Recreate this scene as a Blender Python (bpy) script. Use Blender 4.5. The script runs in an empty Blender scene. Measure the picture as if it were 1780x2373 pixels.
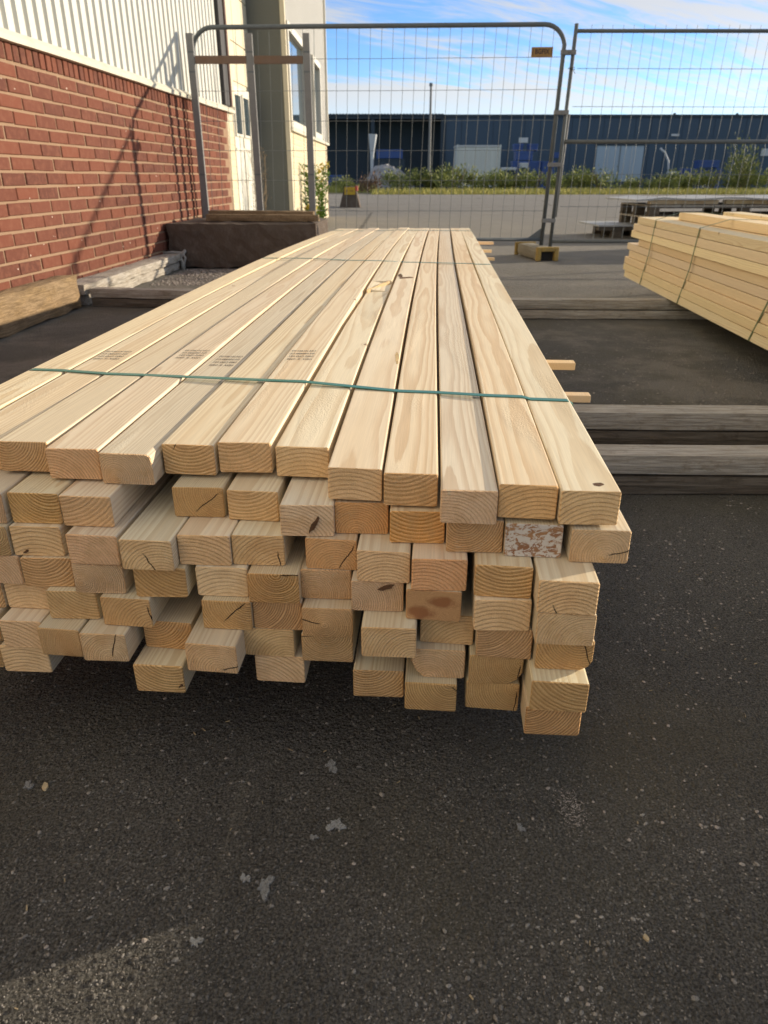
import bpy, bmesh, math, random
from mathutils import Vector, Matrix

S = bpy.context.scene
COL = S.collection
R = random.Random(7)
rad = math.radians

# ------------------------------------------------------------------ camera
CAM_H = 0.775
cam_d = bpy.data.cameras.new('camera')
cam_d.sensor_fit = 'HORIZONTAL'
cam_d.sensor_width = 36.0
cam_d.lens = 33.775
cam_d.clip_start = 0.05
cam_d.clip_end = 3000
cam_d.dof.use_dof = True
cam_d.dof.focus_distance = 1.25
cam_d.dof.aperture_fstop = 11.0
cam = bpy.data.objects.new('camera', cam_d)
COL.objects.link(cam)
cam.location = (0, 0, CAM_H)
cam.rotation_euler = (rad(90 - 24.937), 0, 0)
S.camera = cam

# ------------------------------------------------------------------ light
SUN_AZ, SUN_EL = rad(69.3), rad(12.5)          # azimuth from +Y towards +X
SUN_DIR = Vector((math.sin(SUN_AZ) * math.cos(SUN_EL), math.cos(SUN_AZ) * math.cos(SUN_EL), math.sin(SUN_EL)))
world = bpy.data.worlds.new('World')
S.world = world
world.use_nodes = True
wn = world.node_tree
wn.nodes.clear()
sun_d = bpy.data.lights.new('sun', 'SUN')
sun_d.energy = 3.6
sun_d.angle = rad(0.55)
sun_d.color = (1.0, 0.86, 0.66)
sun = bpy.data.objects.new('sun', sun_d)
COL.objects.link(sun)
sun.rotation_euler = SUN_DIR.to_track_quat('Z', 'Y').to_euler()
S.view_settings.view_transform = 'Standard'
S.view_settings.look = 'None'
S.view_settings.gamma = 1.0
S.view_settings.exposure = 0.85
S.view_settings.use_curve_mapping = False
SKY_STRENGTH = 0.15


class NB:
    """small node-tree builder"""
    def __init__(self, nt):
        self.nt = nt

    def n(self, typ, _in=None, **kw):
        nd = self.nt.nodes.new(typ)
        for k, v in kw.items():
            setattr(nd, k, v)
        for k, v in (_in or {}).items():
            self.set(nd.inputs[k], v)
        return nd

    def set(self, sock, v):
        if isinstance(v, bpy.types.NodeSocket):
            self.nt.links.new(v, sock)
        elif isinstance(v, bpy.types.Node):
            self.nt.links.new(v.outputs[0], sock)
        else:
            if isinstance(v, (tuple, list)) and len(v) == 3 and sock.type == 'RGBA':
                v = (*v, 1.0)
            sock.default_value = v

    def m(self, op, a, b=None, c=None, clamp=False):
        nd = self.nt.nodes.new('ShaderNodeMath')
        nd.operation = op
        nd.use_clamp = clamp
        self.set(nd.inputs[0], a)
        if b is not None:
            self.set(nd.inputs[1], b)
        if c is not None:
            self.set(nd.inputs[2], c)
        return nd.outputs[0]

    def ss(self, x, a, b, lo=0.0, hi=1.0):
        nd = self.nt.nodes.new('ShaderNodeMapRange')
        nd.interpolation_type = 'SMOOTHSTEP'
        self.set(nd.inputs[0], x)
        for i, v in enumerate((a, b, lo, hi)):
            self.set(nd.inputs[i + 1], v)
        return nd.outputs[0]

    def mix(self, f, a, b, mode='MIX'):
        nd = self.nt.nodes.new('ShaderNodeMix')
        nd.data_type = 'RGBA'
        nd.blend_type = mode
        self.set(nd.inputs[0], f)
        self.set(nd.inputs[6], a)
        self.set(nd.inputs[7], b)
        return nd.outputs[2]

    def xyz(self, x, y, z):
        nd = self.nt.nodes.new('ShaderNodeCombineXYZ')
        for i, v in enumerate((x, y, z)):
            self.set(nd.inputs[i], v)
        return nd.outputs[0]

    def noise(self, vec, scale, detail=2.0, rough=0.5, dim='3D', w=None, dist=0.0):
        nd = self.nt.nodes.new('ShaderNodeTexNoise')
        nd.noise_dimensions = dim
        self.set(nd.inputs['Vector'], vec)
        nd.inputs['Scale'].default_value = scale
        nd.inputs['Detail'].default_value = detail
        nd.inputs['Roughness'].default_value = rough
        nd.inputs['Distortion'].default_value = dist
        if w is not None:
            self.set(nd.inputs['W'], w)
        return nd.outputs[0]

    def voro(self, vec, scale, feature='F1', rnd=1.0):
        nd = self.nt.nodes.new('ShaderNodeTexVoronoi')
        nd.feature = feature
        self.set(nd.inputs['Vector'], vec)
        nd.inputs['Scale'].default_value = scale
        nd.inputs['Randomness'].default_value = rnd
        return nd

    def vscale(self, vec, s, off=None):
        nd = self.nt.nodes.new('ShaderNodeMapping')
        self.set(nd.inputs[0], vec)
        nd.inputs['Scale'].default_value = s
        if off is not None:
            self.set(nd.inputs['Location'], off)
        return nd.outputs[0]


# ---- sky: Nishita with thin streaked cloud
b = NB(wn)
sky = b.n('ShaderNodeTexSky', sky_type='NISHITA', sun_disc=False, sun_elevation=SUN_EL, sun_rotation=SUN_AZ,
          altitude=50.0, air_density=0.72, dust_density=0.10, ozone_density=3.0)
skh = b.n('ShaderNodeHueSaturation', {'Color': sky.outputs[0], 'Saturation': 1.10, 'Value': 0.90, 'Hue': 0.508})
tc = b.n('ShaderNodeTexCoord')
sp = b.n('ShaderNodeSeparateXYZ', {0: tc.outputs['Generated']})
dz = b.m('MAXIMUM', sp.outputs[2], 0.0)
inv = b.m('DIVIDE', 1.0, b.m('ADD', dz, 0.16))
px = b.m('MULTIPLY', sp.outputs[0], inv)
py = b.m('MULTIPLY', sp.outputs[1], inv)
ca, sa = math.cos(rad(24)), math.sin(rad(24))
qx = b.m('ADD', b.m('MULTIPLY', px, ca), b.m('MULTIPLY', py, sa))
qy = b.m('SUBTRACT', b.m('MULTIPLY', py, ca), b.m('MULTIPLY', px, sa))
v1 = b.xyz(b.m('MULTIPLY', qx, 0.55), b.m('MULTIPLY', qy, 1.25), 3.7)
n1 = b.noise(v1, 0.95, 3.0, 0.5, dist=0.5)
v2 = b.xyz(b.m('MULTIPLY', qx, 1.3), b.m('MULTIPLY', qy, 5.2), 1.3)
n2 = b.noise(v2, 1.5, 9.0, 0.68, dist=1.1)
cl = b.m('ADD', b.m('MULTIPLY', n1, 0.70), b.m('MULTIPLY', n2, 0.38))
cov = b.ss(cl, 0.445, 0.585)
cov = b.m('MULTIPLY', cov, b.ss(dz, 0.02, 0.10))
cov = b.m('MULTIPLY', cov, 0.86)
# cloud brightness follows the sky it sits in
bw = b.n('ShaderNodeRGBToBW', {0: sky.outputs[0]})
cb = b.m('ADD', b.m('MULTIPLY', bw.outputs[0], 0.36), 1.85)
cc = b.n('ShaderNodeVectorMath', {0: (1.0, 0.985, 0.96)}, operation='SCALE')
b.set(cc.inputs['Scale'], cb)
skc = b.mix(cov, skh.outputs[0], cc.outputs[0])
bg = b.n('ShaderNodeBackground', {'Color': skc, 'Strength': SKY_STRENGTH})
wo = b.n('ShaderNodeOutputWorld')
wn.links.new(bg.outputs[0], wo.inputs[0])


# ------------------------------------------------------------------ object helpers
def tag(o, label=None, cat=None, group=None, kind=None):
    if label:
        o['label'] = label
    if cat:
        o['category'] = cat
    if group:
        o['group'] = group
    if kind:
        o['kind'] = kind
    return o


def empty(name, loc=(0, 0, 0), rz=0.0):
    o = bpy.data.objects.new(name, None)
    o.empty_display_size = 0.1
    o.location = loc
    o.rotation_euler = (0, 0, rz)
    COL.objects.link(o)
    return o


class MB:
    """collects geometry, builds one mesh object"""
    def __init__(self):
        self.v, self.f, self.mi = [], [], []

    def add(self, vs, fs, mi=0):
        o = len(self.v)
        self.v += [tuple(p) for p in vs]
        self.f += [tuple(i + o for i in q) for q in fs]
        self.mi += [mi] * len(fs)

    def box(self, x0, x1, y0, y1, z0, z1, mi=0, M=None):
        vs = [(x, y, z) for z in (z0, z1) for y in (y0, y1) for x in (x0, x1)]
        if M is not None:
            vs = [M @ Vector(p) for p in vs]
        self.add(vs, [(0, 2, 3, 1), (4, 5, 7, 6), (0, 1, 5, 4), (1, 3, 7, 5), (3, 2, 6, 7), (2, 0, 4, 6)], mi)

    def tube(self, pts, r, n=8, mi=0, closed=False, caps=True):
        pts = [Vector(p) for p in pts]
        rr = r if isinstance(r, (list, tuple)) else [r] * len(pts)
        rings = []
        up = None
        for i, p in enumerate(pts):
            if closed:
                t = (pts[(i + 1) % len(pts)] - pts[i - 1]).normalized()
            else:
                t = (pts[min(i + 1, len(pts) - 1)] - pts[max(i - 1, 0)]).normalized()
            if up is None:
                up = Vector((0, 0, 1)) if abs(t.z) < 0.9 else Vector((1, 0, 0))
            a = up.cross(t)
            if a.length < 1e-6:
                a = Vector((0, 1, 0)).cross(t)
            a.normalize()
            c = t.cross(a).normalized()
            up = c
            rings.append([p + (a * math.cos(2 * math.pi * k / n) + c * math.sin(2 * math.pi * k / n)) * rr[i] for k in range(n)])
        vs = [q for rg in rings for q in rg]
        fs = []
        m = len(pts)
        for i in range(m if closed else m - 1):
            j = (i + 1) % m
            for k in range(n):
                fs.append((i * n + k, i * n + (k + 1) % n, j * n + (k + 1) % n, j * n + k))
        if caps and not closed:
            fs.append(tuple(reversed(range(n))))
            fs.append(tuple((m - 1) * n + k for k in range(n)))
        self.add(vs, fs, mi)

    def build(self, name, mats, parent=None, loc=None, rz=0.0, smooth=False, bevel=0.0, mesh=None):
        if mesh is None:
            mesh = bpy.data.meshes.new(name)
            mesh.from_pydata(self.v, [], self.f)
            if bevel > 0:
                bm = bmesh.new()
                bm.from_mesh(mesh)
                bmesh.ops.recalc_face_normals(bm, faces=bm.faces)
                bmesh.ops.bevel(bm, geom=bm.edges[:], offset=bevel, segments=2, affect='EDGES', profile=0.5)
                bm.to_mesh(mesh)
                bm.free()
            if not isinstance(mats, (list, tuple)):
                mats = [mats]
            for m in mats:
                mesh.materials.append(m)
            if bevel == 0 and len(mats) > 1:
                mesh.polygons.foreach_set('material_index', self.mi)
            if smooth:
                mesh.polygons.foreach_set('use_smooth', [True] * len(mesh.polygons))
            mesh.update()
        return link(name, mesh, parent, loc, rz)


def link(name, mesh, parent=None, loc=None, rz=0.0):
    o = bpy.data.objects.new(name, mesh)
    COL.objects.link(o)
    if parent is not None:
        o.parent = parent
    if loc is not None:
        o.location = loc
    if rz:
        o.rotation_euler = (0, 0, rz)
    return o


def rough_box(x0, x1, y0, y1, z0, z1, seed, amp=0.006, nx=8, ny=8, nz=4, bev=0.01):
    """subdivided worn block, as MB"""
    bm = bmesh.new()
    rr = random.Random(seed)
    bmesh.ops.create_cube(bm, size=1.0)
    for axis, cnt in ((0, nx), (1, ny), (2, nz)):
        for i in range(1, cnt):
            c = -0.5 + i / cnt
            co = Vector((0, 0, 0)); co[axis] = c
            no = Vector((0, 0, 0)); no[axis] = 1
            bmesh.ops.bisect_plane(bm, geom=bm.verts[:] + bm.edges[:] + bm.faces[:], plane_co=co, plane_no=no)
    sx, sy, sz = x1 - x0, y1 - y0, z1 - z0
    for v in bm.verts:
        on = sum(1 for c in v.co if abs(abs(c) - 0.5) < 1e-4)
        k = bev if on >= 2 else 0.0
        p = Vector((x0 + (v.co.x + 0.5) * sx, y0 + (v.co.y + 0.5) * sy, z0 + (v.co.z + 0.5) * sz))
        cdir = Vector([(-1 if c > 0.499 else (1 if c < -0.499 else 0)) for c in v.co])
        p += cdir * (k * (0.4 + rr.random())) + Vector([(rr.random() - 0.5) * amp for _ in range(3)])
        v.co = p
    mb = MB()
    bm.verts.ensure_lookup_table()
    mb.v = [tuple(v.co) for v in bm.verts]
    mb.f = [tuple(v.index for v in f.verts) for f in bm.faces]
    mb.mi = [0] * len(mb.f)
    bm.free()
    return mb


# ------------------------------------------------------------------ materials
def new_mat(name):
    m = bpy.data.materials.new(name)
    m.use_nodes = True
    nt = m.node_tree
    nt.nodes.clear()
    b = NB(nt)
    bs = b.n('ShaderNodeBsdfPrincipled')
    out = b.n('ShaderNodeOutputMaterial')
    nt.links.new(bs.outputs[0], out.inputs[0])
    return m, b, bs


def setbump(b, bs, h, strength, dist):
    bp = b.n('ShaderNodeBump', {'Height': h, 'Strength': strength, 'Distance': dist})
    b.set(bs.inputs['Normal'], bp.outputs[0])


def plain(name, col, rough=0.6, metal=0.0, var=0.12, scale=6.0, bump=0.0, bscale=60.0, spec=0.4, dirt=None, dirt_amt=0.0):
    m, b, bs = new_mat(name)
    tc = b.n('ShaderNodeTexCoord').outputs['Object']
    n = b.noise(tc, scale, 4.0, 0.6)
    oi = b.n('ShaderNodeObjectInfo').outputs['Random']
    k = b.m('ADD', b.m('MULTIPLY', b.m('SUBTRACT', n, 0.5), var * 2), b.m('MULTIPLY', b.m('SUBTRACT', oi, 0.5), var))
    k = b.m('ADD', k, 1.0)
    vm = b.n('ShaderNodeVectorMath', {0: col}, operation='SCALE')
    b.set(vm.inputs['Scale'], k)
    c = vm.outputs[0]
    if dirt is not None:
        dn = b.noise(tc, scale * 2.3, 5.0, 0.7)
        c = b.mix(b.m('MULTIPLY', b.ss(dn, 0.45, 0.7), dirt_amt), c, dirt)
    b.set(bs.inputs['Base Color'], c)
    bs.inputs['Roughness'].default_value = rough
    bs.inputs['Metallic'].default_value = metal
    bs.inputs['Specular IOR Level'].default_value = spec
    if bump > 0:
        setbump(b, bs, b.noise(tc, bscale, 4.0, 0.65), bump, 0.01)
    return m


def wood(name, light, dark, kind='face', contrast=0.55, rough=0.62, grey=None, knots=1.0, sp0=0.0026):
    """solid wood: growth rings round a pith that runs along local Y, knots, fibre"""
    m, b, bs = new_mat(name)
    co = b.n('ShaderNodeTexCoord').outputs['Object']
    s = b.n('ShaderNodeSeparateXYZ', {0: co})
    x, y, z = s.outputs
    rnd = b.n('ShaderNodeObjectInfo').outputs['Random']
    wnz = b.n('ShaderNodeTexWhiteNoise', noise_dimensions='1D')
    b.set(wnz.inputs['W'], b.m('MULTIPLY', rnd, 917.3))
    rs = b.n('ShaderNodeSeparateXYZ', {0: wnz.outputs['Color']})
    r1, r2, r3 = rs.outputs
    shift = b.m('MULTIPLY', rnd, 61.0)
    yy = b.m('ADD', y, shift)
    slowv = b.xyz(b.m('MULTIPLY', x, 3.0), b.m('MULTIPLY', yy, 1.1), b.m('MULTIPLY', z, 3.0))
    sl = b.n('ShaderNodeTexNoise', {'Vector': slowv, 'Scale': 1.0, 'Detail': 2.0})
    sls = b.n('ShaderNodeSeparateXYZ', {0: sl.outputs['Color']})
    # knots
    kv = b.xyz(b.m('ADD', b.m('MULTIPLY', x, 0.9), b.m('MULTIPLY', r2, 5.0)), b.m('MULTIPLY', yy, 0.62), b.m('MULTIPLY', z, 0.35))
    kd = b.voro(kv, 7.0).outputs['Distance']
    kin = b.ss(kd, 0.15, 0.0)
    # pith position
    pxx = b.m('ADD', b.m('MULTIPLY', b.m('SUBTRACT', r1, 0.5), 0.085), b.m('MULTIPLY', b.m('SUBTRACT', sls.outputs[0], 0.5), 0.030))
    pxx = b.m('ADD', pxx, b.m('MULTIPLY', y, b.m('MULTIPLY', b.m('SUBTRACT', r3, 0.5), 0.010)))
    sgn = b.m('SUBTRACT', b.m('MULTIPLY', b.m('GREATER_THAN', r3, 0.5), 2.0), 1.0)
    pzz = b.m('MULTIPLY', b.m('ADD', b.m('MULTIPLY', r2, 0.075), 0.006), sgn)
    pzz = b.m('ADD', pzz, b.m('MULTIPLY', b.m('SUBTRACT', sls.outputs[1], 0.5), 0.022))
    dx = b.m('SUBTRACT', x, pxx)
    dzz = b.m('SUBTRACT', z, pzz)
    dist = b.m('SQRT', b.m('ADD', b.m('MULTIPLY', dx, dx), b.m('MULTIPLY', dzz, dzz)))
    wob = b.noise(b.xyz(b.m('MULTIPLY', x, 60.0), b.m('MULTIPLY', yy, 5.0), b.m('MULTIPLY', z, 60.0)), 1.0, 3.0, 0.6)
    dist = b.m('ADD', dist, b.m('MULTIPLY', b.m('SUBTRACT', wob, 0.5), 0.0022))
    dist = b.m('ADD', dist, b.m('MULTIPLY', kin, 0.007 * knots))
    dist = b.m('ADD', dist, b.m('MULTIPLY', b.noise(b.xyz(b.m('MULTIPLY', dist, 130.0), shift, 0.0), 1.0, 2.0), 0.0045))
    spc = b.m('ADD', sp0 * 0.85, b.m('MULTIPLY', r2, 0.0036))
    ph = b.m('FRACT', b.m('DIVIDE', dist, spc))
    ring = b.m('MULTIPLY', b.ss(ph, 0.25, 0.88), b.ss(ph, 1.0, 0.93))
    ringc = b.m('MULTIPLY', ring, contrast)
    # band contrast drifts over the piece
    band = b.noise(b.xyz(b.m('MULTIPLY', x, 25.0), b.m('MULTIPLY', yy, 0.9), b.m('MULTIPLY', z, 25.0)), 1.0, 2.0)
    ringc = b.m('MULTIPLY', ringc, b.m('ADD', 0.15, b.m('MULTIPLY', band, 1.55)))
    if kind == 'end':
        brk = b.noise(b.xyz(b.m('MULTIPLY', x, 520.0), shift, b.m('MULTIPLY', z, 700.0)), 1.0, 3.0, 0.7)
        ringc = b.m('MULTIPLY', ringc, b.ss(brk, 0.22, 0.55))
        ringc = b.m('MULTIPLY', ringc, b.m('ADD', 0.45, b.m('MULTIPLY', r3, 0.9)))
    col = b.mix(ringc, light, dark)
    fib = b.noise(b.xyz(b.m('MULTIPLY', x, 520.0), b.m('MULTIPLY', yy, 9.0 if kind == 'face' else 300.0), b.m('MULTIPLY', z, 520.0)), 1.0, 3.0, 0.6)
    kf = b.m('ADD', 0.82, b.m('MULTIPLY', fib, 0.36))
    kf = b.m('MULTIPLY', kf, b.m('ADD', 0.86, b.m('MULTIPLY', r2, 0.26)))
    vm = b.n('ShaderNodeVectorMath', {0: col}, operation='SCALE')
    b.set(vm.inputs['Scale'], kf)
    col = vm.outputs[0]
    hs = b.n('ShaderNodeHueSaturation', {'Color': col, 'Value': 1.0})
    tint = b.n('ShaderNodeAttribute', attribute_type='OBJECT', attribute_name='warm')
    b.set(hs.inputs['Saturation'], b.m('ADD', b.m('ADD', 0.97 if kind == 'end' else 0.90, b.m('MULTIPLY', r3, 0.20)), b.m('MULTIPLY', tint.outputs['Fac'], 0.7)))
    b.set(hs.inputs['Hue'], b.m('ADD', 0.5, b.m('ADD', b.m('MULTIPLY', b.m('SUBTRACT', r1, 0.5), 0.018), b.m('MULTIPLY', tint.outputs['Fac'], -0.045))))
    col = hs.outputs[0]
    # heartwood streak
    hw = b.noise(b.xyz(b.m('MULTIPLY', x, 14.0), b.m('MULTIPLY', yy, 0.5), b.m('MULTIPLY', z, 14.0)), 1.0, 2.0)
    col = b.mix(b.m('MULTIPLY', b.ss(hw, 0.50, 0.72), 0.34), col, (light[0] * 0.84, light[1] * 0.66, light[2] * 0.48))
    kc = b.m('MULTIPLY', b.ss(kd, 0.062, 0.035), 0.85 * knots)
    kc = b.m('MULTIPLY', kc, b.ss(fib, 0.2, 0.6))
    col = b.mix(kc, col, (0.20, 0.095, 0.04))
    hgt = b.m('ADD', b.m('MULTIPLY', ring, -0.35), fib)
    if kind == 'end':
        # seasoning checks: straight cracks that start at the pith
        ang = b.m('MULTIPLY', r3, 6.283)
        sA, cA = b.m('SINE', ang), b.m('COSINE', ang)
        along = b.m('ADD', b.m('MULTIPLY', dx, cA), b.m('MULTIPLY', dzz, sA))
        acr = b.m('ABSOLUTE', b.m('ADD', b.m('SUBTRACT', b.m('MULTIPLY', dx, sA), b.m('MULTIPLY', dzz, cA)), b.m('MULTIPLY', b.m('SUBTRACT', wob, 0.5), 0.006)))
        crack = b.m('MULTIPLY', b.ss(acr, 0.0009, 0.0003), b.m('MULTIPLY', b.ss(along, 0.004, 0.010), b.ss(along, 0.052, 0.040)))
        crack = b.m('MULTIPLY', crack, b.m('GREATER_THAN', r1, 0.45))
        # saw marks and torn bright fibre
        saw = b.noise(b.xyz(b.m('MULTIPLY', x, 60.0), 0.0, b.m('MULTIPLY', z, 900.0)), 1.0, 3.0, 0.7)
        fl = b.noise(b.xyz(b.m('MULTIPLY', x, 130.0), b.m('MULTIPLY', rnd, 40.0), b.m('MULTIPLY', z, 520.0)), 1.0, 2.0, 0.5)
        pale = b.m('MULTIPLY', b.ss(fl, 0.60, 0.70), b.ss(band, 0.5, 0.68))
        col = b.mix(b.m('MULTIPLY', pale, 0.7), col, (0.72, 0.58, 0.38))
        blot = b.noise(b.xyz(b.m('MULTIPLY', x, 45.0), shift, b.m('MULTIPLY', z, 45.0)), 1.0, 4.0, 0.6)
        col = b.mix(b.ss(blot, 0.40, 0.72, 0.0, 0.42), col, (0.58, 0.33, 0.145))
        col = b.mix(b.ss(r2, 0.55, 1.0, 0.0, 0.35), col, (0.82, 0.60, 0.31))
        col = b.mix(b.ss(r1, 0.70, 1.0, 0.0, 0.5), col, (0.56, 0.30, 0.11))
        spk = b.noise(b.xyz(b.m('MULTIPLY', x, 900.0), shift, b.m('MULTIPLY', z, 900.0)), 1.0, 2.0, 0.6)
        col = b.mix(b.ss(spk, 0.42, 0.25, 0.0, 0.5), col, (0.26, 0.14, 0.055))
        col = b.mix(b.ss(spk, 0.58, 0.75, 0.0, 0.45), col, (0.86, 0.70, 0.46))
        col = b.mix(crack, col, (0.05, 0.028, 0.014))
        hgt = b.m('SUBTRACT', b.m('ADD', b.m('MULTIPLY', saw, 0.6), b.m('MULTIPLY', ring, -0.9)), b.m('MULTIPLY', crack, 3.0))
        rough_n = b.noise(b.xyz(b.m('MULTIPLY', x, 420.0), shift, b.m('MULTIPLY', z, 420.0)), 1.0, 3.0, 0.7)
        hgt = b.m('ADD', hgt, b.m('MULTIPLY', rough_n, 1.1))
        setbump(b, bs, hgt, 1.0, 0.0016)
    else:
        fz = b.noise(b.xyz(b.m('MULTIPLY', x, 12.0), b.m('MULTIPLY', yy, 1.6), b.m('MULTIPLY', z, 8.0)), 1.0, 2.0)
        fuzz = b.m('MULTIPLY', b.ss(fz, 0.56, 0.66), b.noise(b.xyz(b.m('MULTIPLY', x, 330.0), b.m('MULTIPLY', yy, 150.0), b.m('MULTIPLY', z, 200.0)), 1.0, 3.0, 0.7))
        hgt = b.m('ADD', b.m('MULTIPLY', hgt, 0.16), b.m('MULTIPLY', fuzz, 1.9))
        hgt = b.m('ADD', hgt, b.m('MULTIPLY', b.ss(kd, 0.2, 0.04), 0.5))
        setbump(b, bs, hgt, 0.5, 0.0013)
    if grey is not None:
        gn = b.noise(b.xyz(b.m('MULTIPLY', x, 14.0), b.m('MULTIPLY', yy, 5.0), b.m('MULTIPLY', z, 14.0)), 1.0, 5.0, 0.65)
        col = b.mix(b.ss(gn, 0.3, 0.6, 0.35, 0.92), col, grey)
        g2 = b.noise(b.xyz(b.m('MULTIPLY', x, 150.0), b.m('MULTIPLY', yy, 7.0), b.m('MULTIPLY', z, 150.0)), 1.0, 5.0, 0.7)
        col = b.mix(b.ss(g2, 0.38, 0.62, 0.6, 0.0), col, (grey[0] * 0.35, grey[1] * 0.32, grey[2] * 0.28))
        g3 = b.noise(b.xyz(b.m('MULTIPLY', x, 30.0), b.m('MULTIPLY', yy, 16.0), b.m('MULTIPLY', z, 30.0)), 1.0, 5.0, 0.75)
        col = b.mix(b.ss(g3, 0.52, 0.68, 0.0, 0.6), col, (grey[0] * 0.45, grey[1] * 0.40, grey[2] * 0.33))
        hgt = b.m('ADD', b.m('MULTIPLY', g2, 1.6), b.m('MULTIPLY', g3, 1.2))
        setbump(b, bs, hgt, 0.8, 0.004)
    b.set(bs.inputs['Base Color'], col)
    bs.inputs['Roughness'].default_value = rough
    bs.inputs['Specular IOR Level'].default_value = 0.28
    return m


M_WOOD = wood('planed_spruce', (0.755, 0.655, 0.475), (0.57, 0.425, 0.255), contrast=0.62)
M_END = wood('sawn_end_grain', (0.94, 0.65, 0.365), (0.54, 0.315, 0.145), kind='end', contrast=0.85, rough=0.85, knots=0.25, sp0=0.0030)
M_WOODR = wood('planed_spruce_yellow', (0.88, 0.72, 0.455), (0.70, 0.50, 0.26), contrast=0.45)
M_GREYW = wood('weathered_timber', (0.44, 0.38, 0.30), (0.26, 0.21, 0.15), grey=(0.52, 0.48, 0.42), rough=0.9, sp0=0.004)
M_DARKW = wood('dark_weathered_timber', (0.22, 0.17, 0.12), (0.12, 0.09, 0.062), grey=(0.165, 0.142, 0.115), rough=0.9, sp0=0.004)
M_TANW = wood('tan_timber', (0.36, 0.245, 0.135), (0.21, 0.13, 0.07), grey=(0.31, 0.22, 0.13), rough=0.9, sp0=0.0045)
M_RAILW = wood('brown_rail_timber', (0.24, 0.165, 0.12), (0.15, 0.10, 0.072), rough=0.85, sp0=0.005)


def white_end():
    m, b, bs = new_mat('white_painted_end')
    co = b.n('ShaderNodeTexCoord').outputs['Object']
    mp = b.vscale(co, (1.0, 1.0, 1.6))
    n = b.noise(mp, 95.0, 5.0, 0.62, dist=1.2)
    n2 = b.noise(co, 40.0, 2.0)
    base = b.mix(b.ss(n2, 0.35, 0.65), (0.42, 0.225, 0.10), (0.30, 0.145, 0.07))
    col = b.mix(b.ss(n, 0.44, 0.52, 0.0, 0.85), base, (0.72, 0.68, 0.60))
    b.set(bs.inputs['Base Color'], col)
    bs.inputs['Roughness'].default_value = 0.8
    setbump(b, bs, n, 0.7, 0.002)
    return m


M_WEND = white_end()


def knot_end():
    m, b, bs = new_mat('reddish_knotty_end')
    co = b.n('ShaderNodeTexCoord').outputs['Object']
    s = b.n('ShaderNodeSeparateXYZ', {0: co})
    vx = b.m('SUBTRACT', s.outputs[0], 0.012)
    vz = b.m('MULTIPLY', b.m('SUBTRACT', s.outputs[2], 0.004), 2.0)
    d1 = b.m('SQRT', b.m('ADD', b.m('MULTIPLY', vx, vx), b.m('MULTIPLY', vz, vz)))
    ux = b.m('ADD', s.outputs[0], 0.016)
    uz = b.m('MULTIPLY', b.m('ADD', s.outputs[2], 0.014), 1.6)
    d2 = b.m('SQRT', b.m('ADD', b.m('MULTIPLY', ux, ux), b.m('MULTIPLY', uz, uz)))
    d = b.m('MINIMUM', d1, d2)
    d = b.m('ADD', d, b.m('MULTIPLY', b.m('SUBTRACT', b.noise(co, 70.0, 5.0, 0.6), 0.5), 0.026))
    rg = b.m('MULTIPLY', b.m('ADD', b.m('SINE', b.m('MULTIPLY', d, 2300.0)), 1.0), 0.5)
    col = b.mix(b.ss(d, 0.023, 0.010), (0.62, 0.36, 0.16), (0.36, 0.15, 0.055))
    col = b.mix(b.m('MULTIPLY', rg, 0.42), col, (0.30, 0.13, 0.05))
    b.set(bs.inputs['Base Color'], col)
    bs.inputs['Roughness'].default_value = 0.75
    setbump(b, bs, b.m('ADD', rg, b.noise(co, 500.0)), 0.4, 0.0006)
    return m


M_KEND = knot_end()


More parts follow.
